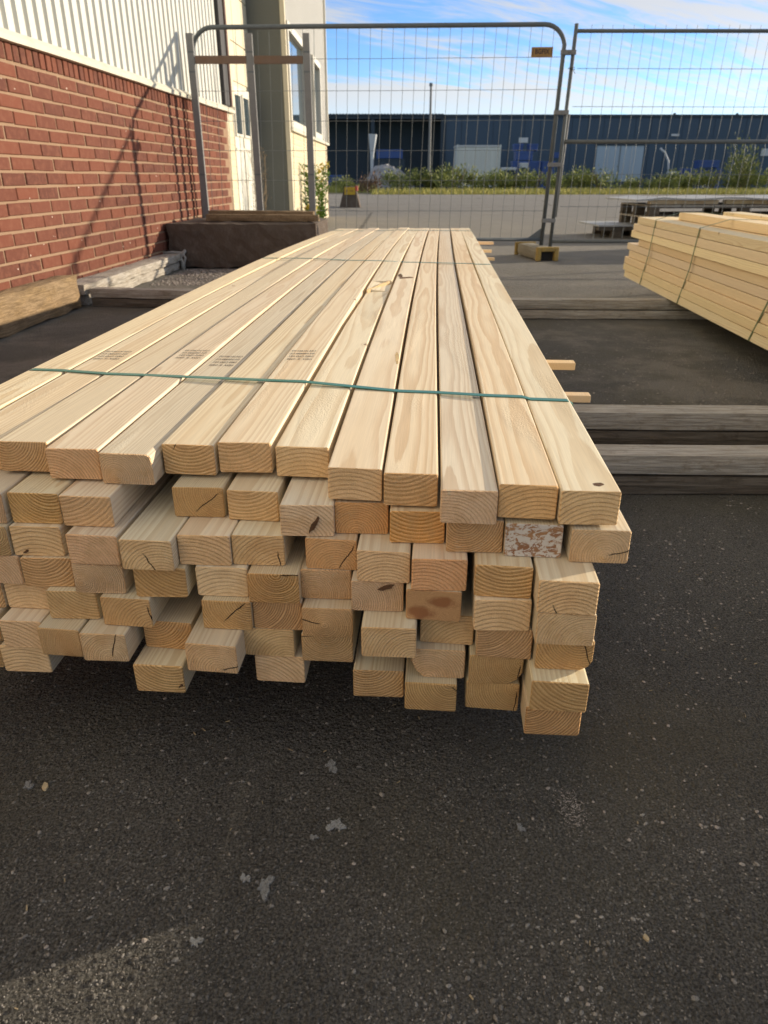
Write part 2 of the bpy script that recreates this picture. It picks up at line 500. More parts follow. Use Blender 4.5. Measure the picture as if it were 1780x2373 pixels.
def asphalt():
    m, b, bs = new_mat('old_asphalt')
    co = b.n('ShaderNodeTexCoord').outputs['Object']
    big = b.noise(co, 0.35, 4.0, 0.6)
    mid = b.noise(co, 3.1, 5.0, 0.65)
    grit = b.noise(co, 620.0, 3.0, 0.7)
    fine = b.noise(co, 300.0, 4.0, 0.75)
    wv = b.n('ShaderNodeTexNoise', {'Vector': co, 'Scale': 240.0, 'Detail': 2.0}).outputs['Color']
    wob = b.n('ShaderNodeVectorMath', {0: wv, 1: (0.0022, 0.0022, 0.0)}, operation='MULTIPLY').outputs[0]
    cw = b.n('ShaderNodeVectorMath', {0: co, 1: wob}, operation='ADD').outputs[0]
    v = b.voro(cw, 165.0)
    cellr = b.n('ShaderNodeSeparateXYZ', {0: v.outputs['Color']})
    dens = b.ss(b.noise(co, 4.0, 5.0, 0.65), 0.36, 0.66, 0.18, 1.0)
    stone = b.m('MULTIPLY', b.ss(cellr.outputs[0], 0.50, 0.95), b.ss(v.outputs['Distance'], 0.42, 0.22))
    stone = b.m('MULTIPLY', stone, dens)
    v2 = b.voro(cw, 62.0)
    cr2 = b.n('ShaderNodeSeparateXYZ', {0: v2.outputs['Color']})
    patch = b.ss(b.noise(co, 2.0, 3.0), 0.46, 0.64)
    peb = b.m('MULTIPLY', b.ss(cr2.outputs[0], 0.90, 0.97), b.ss(v2.outputs['Distance'], 0.33, 0.20))
    peb = b.m('MULTIPLY', peb, patch)
    c = b.mix(b.ss(mid, 0.3, 0.7), (0.125, 0.118, 0.106), (0.195, 0.183, 0.162))
    c = b.mix(b.ss(big, 0.35, 0.7), c, (0.200, 0.188, 0.164))
    stain = b.noise(co, 1.7, 5.0, 0.7)
    c = b.mix(b.ss(stain, 0.58, 0.40, 0.0, 0.7), c, (0.058, 0.054, 0.049))
    c = b.mix(b.ss(fine, 0.36, 0.64), b.mix(0.72, c, (0.024, 0.022, 0.019)), b.mix(0.5, c, (0.34, 0.32, 0.28)))
    darkp = b.m('MULTIPLY', b.ss(cellr.outputs[2], 0.62, 0.9), b.ss(v.outputs['Distance'], 0.5, 0.2))
    c = b.mix(b.m('MULTIPLY', darkp, 0.6), c, (0.035, 0.032, 0.028))
    c = b.mix(b.ss(grit, 0.56, 0.72, 0.0, 0.7), c, (0.30, 0.285, 0.25))
    c = b.mix(b.m('MULTIPLY', stone, 0.8), c, b.mix(cellr.outputs[1], (0.26, 0.25, 0.235), (0.56, 0.52, 0.455)))
    c = b.mix(b.m('MULTIPLY', peb, 0.7), c, b.mix(cr2.outputs[1], (0.30, 0.28, 0.25), (0.46, 0.40, 0.34)))
    gr = b.noise(co, 1.3, 4.0)
    c = b.mix(b.ss(gr, 0.46, 0.66, 0.0, 0.62), c, (0.150, 0.132, 0.085))
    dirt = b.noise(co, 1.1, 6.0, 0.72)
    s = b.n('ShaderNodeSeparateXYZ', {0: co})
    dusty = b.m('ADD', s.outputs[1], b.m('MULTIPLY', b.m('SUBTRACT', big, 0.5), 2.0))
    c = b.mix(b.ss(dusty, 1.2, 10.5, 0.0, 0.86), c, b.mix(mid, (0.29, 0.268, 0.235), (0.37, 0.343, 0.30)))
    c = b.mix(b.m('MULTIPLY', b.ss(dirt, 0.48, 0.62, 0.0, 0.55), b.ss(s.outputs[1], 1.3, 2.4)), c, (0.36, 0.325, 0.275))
    cr = b.voro(b.vscale(co, (0.16, 0.16, 0.16)), 1.0, 'DISTANCE_TO_EDGE').outputs['Distance']
    cr = b.m('ADD', cr, b.m('MULTIPLY', b.m('SUBTRACT', mid, 0.5), 0.03))
    far = b.ss(s.outputs[1], 7.0, 11.0)
    c = b.mix(b.m('MULTIPLY', b.m('MULTIPLY', b.ss(cr, 0.006, 0.002), 0.6), far), c, (0.06, 0.055, 0.048))
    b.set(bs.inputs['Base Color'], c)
    bs.inputs['Roughness'].default_value = 0.9
    bs.inputs['Specular IOR Level'].default_value = 0.25
    h = b.m('ADD', b.m('MULTIPLY', b.ss(v.outputs['Distance'], 0.75, 0.1), 0.8), b.m('MULTIPLY', fine, 1.3))
    h = b.m('ADD', h, b.m('MULTIPLY', b.ss(v2.outputs['Distance'], 0.7, 0.1), 0.7))
    setbump(b, bs, h, 1.0, 0.009)
    return m


def brickmat(name, c0, c1, c2, specks=True):
    m, b, bs = new_mat(name)
    co = b.n('ShaderNodeTexCoord').outputs['Object']
    oi = b.n('ShaderNodeObjectInfo').outputs['Random']
    gi = b.n('ShaderNodeNewGeometry').outputs['Random Per Island']
    r = b.m('FRACT', b.m('ADD', b.m('MULTIPLY', oi, 7.0), gi))
    off = b.xyz(b.m('MULTIPLY', r, 33.0), b.m('MULTIPLY', r, 71.0), 0.0)
    vec = b.n('ShaderNodeVectorMath', {0: co, 1: off}, operation='ADD').outputs[0]
    n = b.noise(vec, 26.0, 5.0, 0.65)
    c = b.mix(r, c0, c1)
    c = b.mix(b.ss(n, 0.42, 0.72, 0.0, 0.7), c, c2)
    if specks:
        v = b.voro(vec, 26.0)
        cr = b.n('ShaderNodeSeparateXYZ', {0: v.outputs['Color']}).outputs[0]
        k = b.m('MULTIPLY', b.m('GREATER_THAN', cr, 0.95), b.ss(v.outputs['Distance'], 0.17, 0.12))
        c = b.mix(k, c, (0.72, 0.62, 0.52))
    b.set(bs.inputs['Base Color'], c)
    bs.inputs['Roughness'].default_value = 0.85
    bs.inputs['Specular IOR Level'].default_value = 0.25
    setbump(b, bs, b.noise(vec, 130.0, 4.0, 0.7), 0.5, 0.003)
    return m


M_ASPH = asphalt()
M_BRICK = brickmat('red_brick', (0.180, 0.059, 0.034), (0.112, 0.040, 0.027), (0.205, 0.082, 0.050))
M_CREAMB = brickmat('cream_painted_brick', (0.66, 0.57, 0.39), (0.60, 0.51, 0.34), (0.70, 0.62, 0.45), specks=False)
M_MORTAR = plain('mortar', (0.315, 0.205, 0.13), 0.95, var=0.12, scale=9, bump=0.6, bscale=120)
M_CLAD = plain('white_cladding', (0.58, 0.575, 0.525), 0.5, var=0.04, scale=1.2, dirt=(0.50, 0.47, 0.40), dirt_amt=0.25)
M_CLADF = plain('grey_white_cladding', (0.50, 0.48, 0.43), 0.5, var=0.05, scale=1.0)
M_FLASH = plain('cream_flashing', (0.60, 0.565, 0.46), 0.55, var=0.08, scale=3, dirt=(0.42, 0.36, 0.27), dirt_amt=0.35)
M_DARK = plain('dark_steel', (0.060, 0.055, 0.055), 0.6, var=0.2)
M_RUST = plain('rust_brown_steel', (0.11, 0.055, 0.040), 0.75, var=0.3, scale=14)
M_DOOR = plain('white_door', (0.66, 0.65, 0.58), 0.5, var=0.06, scale=2, dirt=(0.36, 0.30, 0.22), dirt_amt=0.3)
M_FRAME = plain('white_frame', (0.70, 0.66, 0.56), 0.45, var=0.05)
M_CREAM = plain('cream_render', (0.62, 0.56, 0.42), 0.8, var=0.08, scale=3, bump=0.2)
M_GREYR = plain('grey_render', (0.135, 0.142, 0.128), 0.85, var=0.07, scale=2.5, bump=0.2, dirt=(0.15, 0.15, 0.13), dirt_amt=0.3)
M_CONC = plain('dark_concrete', (0.105, 0.078, 0.058), 0.95, var=0.28, scale=5, bump=0.7, bscale=45, dirt=(0.20, 0.175, 0.15), dirt_amt=0.3)
M_CONCL = plain('pale_concrete', (0.26, 0.23, 0.17), 0.9, var=0.18, scale=9, bump=0.5, bscale=60, dirt=(0.22, 0.18, 0.12), dirt_amt=0.5)
M_GALV = plain('galvanised_steel', (0.22, 0.215, 0.205), 0.65, metal=0.1, var=0.2, scale=18, bump=0.15, bscale=90)
M_GALVD = plain('dull_galvanised_steel', (0.135, 0.15, 0.155), 0.6, metal=0.25, var=0.2, scale=14)
M_WIRE = plain('fence_wire', (0.17, 0.185, 0.185), 0.6, metal=0.25, var=0.15)
M_STRAP = plain('green_strap', (0.035, 0.185, 0.145), 0.35, var=0.12, scale=14, spec=0.5)
M_STRAPY = plain('olive_strap', (0.13, 0.17, 0.075), 0.45, var=0.1)
M_INK = plain('black_ink', (0.15, 0.13, 0.115), 0.8, var=0.5, scale=160, dirt=(0.50, 0.42, 0.31), dirt_amt=0.9)
M_OCHRE = plain('ochre_sign', (0.33, 0.185, 0.055), 0.6, var=0.08)
M_BROWNINK = plain('brown_ink', (0.070, 0.045, 0.035), 0.7)
M_YELLOW = plain('yellow_paint', (0.62, 0.40, 0.035), 0.6, var=0.15, scale=20)
M_YELLC = plain('worn_yellow_plastic', (0.40, 0.26, 0.06), 0.7, var=0.25, scale=25, dirt=(0.20, 0.17, 0.11), dirt_amt=0.7)
M_RED = plain('red_plastic', (0.50, 0.06, 0.04), 0.5)
M_HOLLOW_SHADE = plain('painted_hollow_shade', (0.02, 0.018, 0.015), 0.9)  # near-black colour for the shade inside the fence foot's hollow end
M_NAVY = plain('blue_cladding', (0.040, 0.074, 0.118), 0.55, var=0.07, scale=0.25)
M_NAVYD = plain('dark_shed_cladding', (0.030, 0.048, 0.068), 0.7, var=0.12, scale=0.3)
M_CONT = plain('pale_grey_container', (0.55, 0.58, 0.55), 0.6, var=0.06, scale=0.8)
M_BLUE = plain('blue_plastic', (0.030, 0.075, 0.24), 0.5, var=0.2, scale=1.5)
M_LBLUE = plain('pale_blue_door', (0.33, 0.42, 0.50), 0.6, var=0.06, scale=0.6)
M_RUBBLE = plain('grey_rubble', (0.30, 0.30, 0.31), 0.95, var=0.35, scale=2.0)
M_PALE = plain('pale_plastic', (0.5, 0.53, 0.55), 0.6)
M_LEAF1 = plain('shrub_leaf', (0.15, 0.185, 0.055), 0.7, var=0.35, scale=1.2)
M_LEAF2 = plain('yellow_green_leaf', (0.33, 0.34, 0.085), 0.7, var=0.3, scale=1.2)
M_LEAF3 = plain('bright_weed_leaf', (0.13, 0.22, 0.025), 0.65, var=0.3, scale=4)
M_FLOWER = plain('golden_flower', (0.45, 0.33, 0.03), 0.7, var=0.25, scale=8)
M_GRASS = plain('dry_grass', (0.46, 0.40, 0.10), 0.8, var=0.35, scale=0.7)
M_DRY = plain('dry_stem', (0.20, 0.145, 0.085), 0.9, var=0.3)
M_REDBUSH = plain('reddish_dry_leaf', (0.20, 0.115, 0.07), 0.85, var=0.3)
M_STEM = plain('green_stem', (0.09, 0.11, 0.04), 0.8)
M_TORN = plain('torn_pale_wood', (0.62, 0.44, 0.22), 0.8, var=0.2, scale=60, bump=0.8, bscale=150)
M_KNOT = plain('dark_knot', (0.13, 0.065, 0.03), 0.9, var=0.4, scale=200, bump=0.5, bscale=300)
M_PEB = plain('pale_pebble', (0.36, 0.315, 0.275), 0.9, var=0.35, scale=30)
M_DROP = plain('grey_white_splash', (0.33, 0.335, 0.33), 0.9, var=0.4, scale=160, bump=0.8, bscale=260, dirt=(0.11, 0.105, 0.095), dirt_amt=0.9)
M_CHIP = plain('wood_chip', (0.42, 0.33, 0.20), 0.85, var=0.35, scale=60)
M_CLOTH = plain('grey_strap_cloth', (0.36, 0.34, 0.30), 0.9, var=0.2, scale=20)
M_SHEET = plain('pale_board_top', (0.42, 0.42, 0.41), 0.6, var=0.1, scale=3)


def glass():
    m, b, bs = new_mat('window_glass')
    bs.inputs['Base Color'].default_value = (0.05, 0.075, 0.09, 1)
    bs.inputs['Roughness'].default_value = 0.04
    bs.inputs['Specular IOR Level'].default_value = 1.0
    bs.inputs['Coat Weight'].default_value = 0.6
    bs.inputs['Coat Roughness'].default_value = 0.03
    return m


M_GLASS = glass()

# ------------------------------------------------------------------ ground
mb = MB()
xs = [-900, -60, -8, -3, 0, 3, 8, 60, 900]
ys = [-200, -10, -3, 0, 3, 6, 12, 40, 120, 1800]
vs = [(x, y, 0) for y in ys for x in xs]
nx = len(xs)
mb.add(vs, [(j * nx + i, j * nx + i + 1, (j + 1) * nx + i + 1, (j + 1) * nx + i) for j in range(len(ys) - 1) for i in range(nx - 1)])
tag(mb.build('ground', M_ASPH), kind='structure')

# ------------------------------------------------------------------ brick building on the left
KW = 0.0554
BROT = -math.atan(KW)
bld = empty('industrial_building', (-2.40, 0, 0), BROT)
tag(bld, 'red brick and white corrugated industrial building along the left edge', 'building')
CW, LP = 0.0806, 0.265                       # course height, brick pitch
Z0 = 1.368                                   # joint under the soldier course
L0, L1 = 0.6, 9.74
base = MB()
base.box(-0.30, -0.007, -6.0, 9.99, 0.0, 1.46)
brick_wall = base.build('brick_wall', M_MORTAR, bld)


def bevbrick(sy, sz, seed=0):
    rr = random.Random(seed)
    m = MB()
    hx, c = 0.0, 0.004
    f = lambda a: a + (rr.random() - 0.5) * 0.003
    o = [(-0.05, -sy / 2, -sz / 2), (-0.05, sy / 2, -sz / 2), (-0.05, sy / 2, sz / 2), (-0.05, -sy / 2, sz / 2)]
    o2 = [(-0.004, f(-sy / 2), f(-sz / 2)), (-0.004, f(sy / 2), f(-sz / 2)), (-0.004, f(sy / 2), f(sz / 2)), (-0.004, f(-sy / 2), f(sz / 2))]
    i2 = [(0.0, q[1] * (1 - 2 * c / sy), q[2] * (1 - 2 * c / sz)) for q in o2]
    m.add(o + o2 + i2, [(0, 1, 5, 4), (1, 2, 6, 5), (2, 3, 7, 6), (3, 0, 4, 7), (4, 5, 9, 8), (5, 6, 10, 9), (6, 7, 11, 10), (7, 4, 8, 11), (8, 9, 10, 11)])
    return m


bmeshes = []
for i in range(5):
    t = bevbrick(0.250, 0.0655, i)
    me = bpy.data.meshes.new('brick')
    me.from_pydata(t.v, [], t.f)
    me.materials.append(M_BRICK)
    bmeshes.append((me, t))
cand = []
for k in range(17):
    zc = Z0 - CW * (k + 0.5)
    if zc < 0.02:
        break
    ph = 4.61 if k % 2 == 0 else 4.61 + LP / 2
    j0 = int((L0 - ph) / LP) - 1
    for j in range(j0, 60):
        yc = ph + LP * (j + 0.5) + R.uniform(-0.004, 0.004)
        if yc - 0.13 < L0 or yc + 0.12 > L1:
            continue
        cand.append((yc, zc + R.uniform(-0.002, 0.002)))
vis = sorted([c for c in cand if c[0] > 4.15 and not (c[1] < 0.19 and c[0] < 7)], key=lambda c: c[0])
parts_set = set(vis[:300])
rest = MB()
for c in cand:
    me, t = bmeshes[R.randrange(5)]
    dx = R.uniform(-0.0015, 0.002)
    if c in parts_set:
        o = link('brick', me, brick_wall, (dx, c[0], c[1]))
        o.rotation_euler = (R.uniform(-.008, .008), 0, R.uniform(-.006, .006))
    else:
        rest.add([(p[0] + dx, p[1] + c[0], p[2] + c[1]) for p in t.v], t.f)
tag(rest.build('brickwork', M_BRICK, brick_wall), kind='stuff')
t = bevbrick(0.064, 0.112, 9)
me = bpy.data.meshes.new('soldier_brick')
me.from_pydata(t.v, [], t.f)
me.materials.append(M_BRICK)
j = 0
yy = 1.0
while yy < L1 - 0.03:
    link('soldier_brick', me, brick_wall, (R.uniform(0.0, 0.004), yy + 0.032, Z0 + 0.066))
    yy += 0.079
# flashing over the brick
m = MB()
prof = [(-0.02, 1.468), (0.040, 1.470), (0.042, 1.500), (0.006, 1.532), (-0.02, 1.540)]
ylist = [-6.0 + i * 0.4 for i in range(40)] + [9.985]
for i, y in enumerate(ylist):
    wob = R.uniform(-0.004, 0.004)
    for (px_, pz_) in prof:
        m.v.append((px_ + (wob if px_ > 0 else 0), y, pz_ + wob * 0.5))
n = len(prof)
for i in range(len(ylist) - 1):
    for q in range(n - 1):
        m.f.append((i * n + q, i * n + q + 1, (i + 1) * n + q + 1, (i + 1) * n + q))
        m.mi.append(0)
m.build('flashing', M_FLASH, bld)


def corrugated(name, mat, y0, y1, z0, z1, x, pitch, depth, parent):
    m = MB()
    pts = []
    y = y0
    while y < y1:
        for fr, dd in ((0.0, 0.0), (0.58, 0.0), (0.68, -depth), (0.90, -depth)):
            yy = y + fr * pitch
            if yy <= y1:
                pts.append((x + dd, yy))
        y += pitch
    pts.append((x, y1))
    for (a, c) in pts:
        m.v += [(a, c, z0), (a, c, z1)]
    for i in range(len(pts) - 1):
        m.f.append((2 * i, 2 * i + 2, 2 * i + 3, 2 * i + 1))
        m.mi.append(0)
    return m.build(name, mat, parent)


corrugated('wall_cladding', M_CLAD, -6.0, 9.55, 1.525, 6.5, 0.0, 0.131, 0.028, bld)
m = MB(); m.box(-6.0, -0.05, -6.0, 9.55, 1.47, 6.5); m.build('wall_core', M_CLAD, bld)
m = MB(); m.box(-0.06, 0.035, 9.60, 9.80, 1.535, 6.5); m.build('drain_channel', M_DARK, bld, bevel=0.008)
m = MB(); m.box(-0.06, 0.050, 9.80, 9.865, 1.535, 6.5); m.build('rust_edge_strip', M_RUST, bld)
m = MB(); m.box(-0.10, 0.045, 9.87, 9.99, 1.54, 6.5); m.build('corner_trim', M_CREAM, bld)
# cream painted pier
m = MB(); m.box(-0.28, -0.006, 9.745, 10.03, 0.0, 1.465)
pier = m.build('pier', M_CREAM, bld)
for k in range(17):
    zc = Z0 - CW * (k + 0.5)
    if zc < 0.03:
        continue
    t = bevbrick(0.262, 0.0735, k)
    me = bpy.data.meshes.new('pier_brick'); me.from_pydata(t.v, [], t.f); me.materials.append(M_CREAMB)
    link('pier_brick', me, pier, (0.0, 9.885, zc))
# door bay
m = MB(); m.box(-0.40, -0.05, 10.0, 11.70, 0.0, 6.5); m.build('bay_wall', M_CREAM, bld)
for (ya, yb, za, zb) in [(10.0, 11.7, 1.86, 2.28), (10.0, 11.7, 2.29, 2.80), (10.0, 11.7, 2.81, 3.4), (10.0, 11.7, 3.41, 6.4)]:
    for (yc, yd) in ((ya, ya + 0.50), (ya + 0.51, ya + 1.02), (ya + 1.03, yb)):
        m = MB(); m.box(-0.05, -0.035, yc + 0.004, yd - 0.004, za, zb - 0.006); m.build('wall_panel', M_CREAM, bld)
door = MB()
door.box(-0.05, -0.02, 10.14, 11.62, 0.03, 1.80)
door = door.build('door', M_DOOR, bld)
for (ya, yb) in ((10.20, 10.50), (10.66, 10.96), (11.12, 11.42)):
    m = MB()
    for (a0, a1, z0_, z1_) in ((ya - 0.03, ya, 1.27, 1.70), (yb, yb + 0.03, 1.27, 1.70), (ya - 0.03, yb + 0.03, 1.24, 1.27), (ya - 0.03, yb + 0.03, 1.70, 1.73)):
        m.box(-0.02, 0.0, a0, a1, z0_, z1_)
    m.build('window_frame', M_FRAME, door)
    m = MB(); m.box(-0.02, -0.012, ya, yb, 1.27, 1.70); m.build('pane', M_GLASS, door)
for yb in (10.58, 11.04):
    m = MB(); m.box(-0.02, -0.006, yb - 0.012, yb + 0.012, 0.05, 1.24); m.build('door_batten', M_FRAME, door)
m = MB(); m.box(-0.02, -0.008, 10.16, 11.6, 1.08, 1.11); m.build('door_rail', M_FRAME, door)
m = MB(); m.box(-0.05, 0.02, 11.42, 11.56, 0.0, 6.5); m.build('door_jamb', M_FRAME, bld)
m = MB(); m.box(-0.05, 0.03, 11.58, 11.70, 0.0, 6.5); m.build('dark_jamb', plain('navy_jamb', (0.030, 0.045, 0.052), 0.6), bld)
# projecting wing: grey return wall towards the yard, cream base, windows
wing = empty('wing', (0, 0, 0))
wing.parent = bld
PX = 0.62                                     # wing face, local x at its near corner
WROT = math.atan(0.0554 - 0.026)
wing.location = (PX - 0.18, 11.35, 0)
wing.rotation_euler = (0, 0, WROT)
m = MB(); m.box(-6.0, -0.02, 0.0, 5.45, 0.0, 6.5); m.build('return_wall', M_GREYR, wing)
m = MB(); m.box(-0.03, 0.03, -0.02, 0.06, 0.0, 6.5); m.build('edge_trim', M_CREAM, wing)
wbase = MB(); wbase.box(-0.03, 0.0, 0.06, 5.44, 0.0, 1.36)
wbase = wbase.build('wing_base', M_CREAM, wing)
for k in range(17):
    zc = 1.36 - CW * (k + 0.5)
    if zc < 0.03:
        break
    y = 0.07 + (0 if k % 2 else LP / 2)
    while y < 5.3:
        t = bmeshes[k % 5][1]
        me = bpy.data.meshes.get('wing_brick%d' % (k % 5))
        if me is None:
            me = bpy.data.meshes.new('wing_brick%d' % (k % 5)); me.from_pydata(t.v, [], t.f); me.materials.append(M_CREAMB)
        link('base_brick', me, wbase, (0.006, y + 0.13, zc))
        y += LP
m = MB(); m.box(-0.03, 0.055, 0.06, 5.50, 1.365, 1.405); m.build('sill', M_FLASH, wing)
m = MB(); m.box(-0.02, 0.008, 5.40, 5.47, 0.0, 1.36); m.build('corner_strip', M_RUST, wing)
corrugated('wing_cladding', M_CLADF, 0.06, 5.45, 2.66, 6.5, 0.012, 0.10, 0.02, wing)
corrugated('wing_cladding', M_CLADF, 2.0, 3.0, 1.41, 2.66, 0.012, 0.10, 0.02, wing)
corrugated('wing_cladding', M_CLADF, 4.25, 5.45, 1.41, 2.66, 0.012, 0.10, 0.02, wing)
for (ya, yb) in ((0.08, 1.95), (3.05, 4.2)):
    w = MB(); w.box(-0.02, -0.012, ya, yb, 1.41, 2.66)
    w = w.build('window', M_GLASS, wing)
    fm = MB()
    fw = 0.09
    fm.box(-0.012, 0.05, ya, ya + fw, 1.41, 2.66); fm.box(-0.012, 0.05, yb - fw, yb, 1.41, 2.66)
    fm.box(-0.012, 0.05, ya + fw, yb - fw, 1.41, 1.41 + fw); fm.box(-0.012, 0.05, ya + fw, yb - fw, 2.66 - fw, 2.66)
    fm.build('window_frame', M_FRAME, w)
m = MB(); m.box(0.0, 0.05, 5.46, 5.52, 1.40, 6.5); m.build('corner_trim', M_FRAME, wing)

# ------------------------------------------------------------------ timbers
def board_mesh(name, L, w, h, stations, fx=None, fz=None, mats=None, cut=None, topcut=None, r=0.0024, seed=0, end_slope=0.0):
    rr = random.Random(seed)
    prof = []
    cut = cut or {}
    for ci, (sx, sz) in enumerate(((1, -1), (1, 1), (-1, 1), (-1, -1))):
        cx_, cz_ = sx * w / 2, sz * h / 2
        if ci in cut:
            a, c = cut[ci]
            p1 = (cx_, cz_ - sz * c); p2 = (cx_ - sx * a, cz_)
            seq = [p1, ((p1[0] + p2[0]) / 2 + sx * 0.002, (p1[1] + p2[1]) / 2 + sz * 0.002), p2]
        else:
            seq = [(cx_, cz_ - sz * r), (cx_ - sx * r * 0.29, cz_ - sz * r * 0.29), (cx_ - sx * r, cz_)]
        if ci in (1, 3):
            pass
        if (sx, sz) in ((1, -1), (-1, 1)):
            seq = seq[::-1]
        prof += seq
    n = len(prof)
    V, F, MI = [], [], []
    st = [0.0, 0.0016] + [s for s in stations if 0.0016 < s < L - 0.0016] + [L - 0.0016, L]
    for i, y in enumerate(st):
        k = 0.972 if i in (0, len(st) - 1) else 1.0
        ox = fx(y) if fx else 0.0
        oz = fz(y) if fz else 0.0
        for (a, c) in prof:
            tz = topcut(a, y) if (topcut and c > 0) else 0.0
            ey = 0.0
            if i <= 1:
                ey = rr.uniform(-0.0006, 0.0006) + end_slope * a
            V.append((a * k + ox, y + ey, c * (k if k < 1 else 1) + oz + tz))
    for i in range(len(st) - 1):
        for q in range(n):
            F.append((i * n + q, i * n + (q + 1) % n, (i + 1) * n + (q + 1) % n, (i + 1) * n + q))
            MI.append(1 if i in (0, len(st) - 2) else 0)
    F.append(tuple(range(n))[::-1]); MI.append(1)
    F.append(tuple((len(st) - 1) * n + q for q in range(n))); MI.append(1)
    me = bpy.data.meshes.new(name)
    me.from_pydata(V, [], F)
    for m_ in mats:
        me.materials.append(m_)
    me.polygons.foreach_set('material_index', MI)
    bm = bmesh.new(); bm.from_mesh(me)
    bmesh.ops.recalc_face_normals(bm, faces=bm.faces)
    bm.to_mesh(me); bm.free()
    me.update()
    return me


pack = empty('lumber_pack', (0.05, 3.3, 0.118), 0.0)
tag(pack, 'big strapped pack of pale planed timber boards, ends towards the viewer', 'lumber pack')
PW, PH = 0.070, 0.045
ZT = 0.4325
ROWDZ = 0.0455
# rows of (x, y) of the near end; None in y = set far back
rows = {
 1: [(-.672, 1.00), (-.592, .985), (-.514, .965), (-.434, .940), (-.356, .926), (-.275, .954), (-.196, .953), (-.114, .944), (-.038, .868), (.034, .850), (.104, .803), (.177, .808), (.249, .793)],
 2: [(-.632, .93), (-.556, .90), (-.479, .898), (-.404, .888), (-.332, 1.30), (-.259, .918), (-.181, .906), (-.102, .859), (-.030, .866), (.043, .839), (.115, .814), (.187, .802), (.266, .786)],
 3: [(-.715, .93), (-.636, .91), (-.556, .889), (-.481, .888), (-.394, .862), (-.317, .847), (-.243, .861), (-.170, .861), (-.071, .850), (-.001, .816), (.070, .795), (.149, .779), (.221, .741)],
 4: [(-.700, .92), (-.625, .90), (-.548, .89), (-.472, .881), (-.394, .863), (-.306, .853), (-.222, .855), (-.149, .837), (-.079, .848), (-.009, .818), (.064, .795), (.150, .772), (.223, .741)],
 5: [(-.662, .91), (-.588, .90), (-.513, .894), (-.440, .868), (-.358, .849), (-.288, 1.10), (-.217, .842), (-.147, .842), (-.077, .824), (.006, .778), (.084, .808), (.156, .776), (.229, .752)],
 6: [(-.668, .90), (-.594, .88), (-.518, .862), (-.456, .842), (-.390, .830), (-.309, .860), (-.235, .805), (-.162, .842), (-.079, .829), (-.003, 1.02), (.073, .794), (.149, .781), (.221, .726)],
 7: [(-.674, .90), (-.600, .88), (-.524, .865), (-.453, 1.15), (-.386, 1.08), (-.316, .820), (-.232, 1.12), (-.149, .842), (-.078, 1.06), (-.008, .809), (.063, .781), (.147, .783), (.219, .733)],
}
top_up = [.003, .000, .0045, .0030, .0010, .0040, .0075, .0045, .0030, .0030, .0000, .0050, .0035]
wane = {(6, 10): {3: (0.016, 0.024)}, (6, 11): {0: (0.018, 0.018)}, (5, 12): {0: (0.014, 0.014)}, (2, 3): {2: (0.004, 0.006)}, (1, 4): {1: (0.007, 0.010)}}
BOARDS = {}
YF = 5.79
for r, lst in rows.items():
    for i, (xn, yn) in enumerate(lst):
        xf = -.300 + i * .0755
        yf = YF + R.uniform(-.03, .02) - (0.05 if i < 3 else 0) * (1 if r == 1 else 0.5)
        L = math.hypot(xf - xn, yf - yn)
        ang = -math.atan2(xf - xn, yf - yn)
        bowx = -.050 * (1 - i / 12.0) * (1.0 if r == 1 else 0.9)
        wig = R.uniform(-.0016, .0016) if r == 1 else 0.0
        wp = R.uniform(0, 6.28)
        up = top_up[i] if r == 1 else 0.0
        tw = R.uniform(-.0032, .0032) if r == 1 else 0.0

        def fx(y, L=L, bowx=bowx, wig=wig, wp=wp):
            s = y / L
            return bowx * math.sin(math.pi * s) + wig * math.sin(wp + 9 * s)

        def fz(y, yn=yn, tw=tw, L=L, up=up):
            Y = yn + y
            d = -.007 * max(0.0, (Y - 4.6) / 1.2) ** 2
            d += -.0025 * max(0.0, (1.5 - Y) / .7) ** 2
            return d + tw * math.sin(2.6 * math.pi * y / L) - up * 0.45 * (y / L)
        if r == 1:
            stn = [L * q / 26 for q in range(1, 26)]
        else:
            stn = [.25, .5, 1.0, 2.0, 3.2, 3.9, 4.3, 4.7]
        tcut = None
        width = .0765 if r == 1 else .0715
        for j in (i - 1, i + 1):
            if 0 <= j < 13 and abs(lst[j][1] - yn) < .2:
                width = min(width, abs(lst[j][0] - xn) - .0008, .0750)
        width = max(width, .052)
        if (r, i) == (1, 7):
            ya, yb = 2.50 - yn, 2.70 - yn
            stn = sorted([s for s in stn if not (ya - .02 < s < yb + .02)] + [ya - .001, ya + .001, (ya + yb) / 2, yb - .001, yb + .001])

            def tcut(a, y, ya=ya, yb=yb):
                e = ya if a < 0 else yb
                return -.010 * max(0.0, min(1.0, (y - e + .62) / .5)) if y < e else 0.0
        em = M_END
        if (r, i) == (2, 11):
            em = M_WEND
        if (r, i) == (4, 10):
            em = M_KEND
        me = board_mesh('board', L, width, PH, stn, fx, fz, [M_WOOD, em], wane.get((r, i)), tcut, seed=r * 40 + i, end_slope=R.uniform(-.05, .05))
        zc = ZT - (r - 1) * ROWDZ - PH / 2 + up
        o = link('board', me, pack, (xn - .05, yn - 3.3, zc - .118), ang)
        o['warm'] = {(1, 11): 0.28, (3, 10): 0.35, (3, 8): 0.3, (2, 8): 0.3, (2, 9): 0.25, (1, 12): 0.05}.get((r, i), R.uniform(-.08, .14))
        BOARDS[(r, i)] = (o, L, ang, fx, fz)

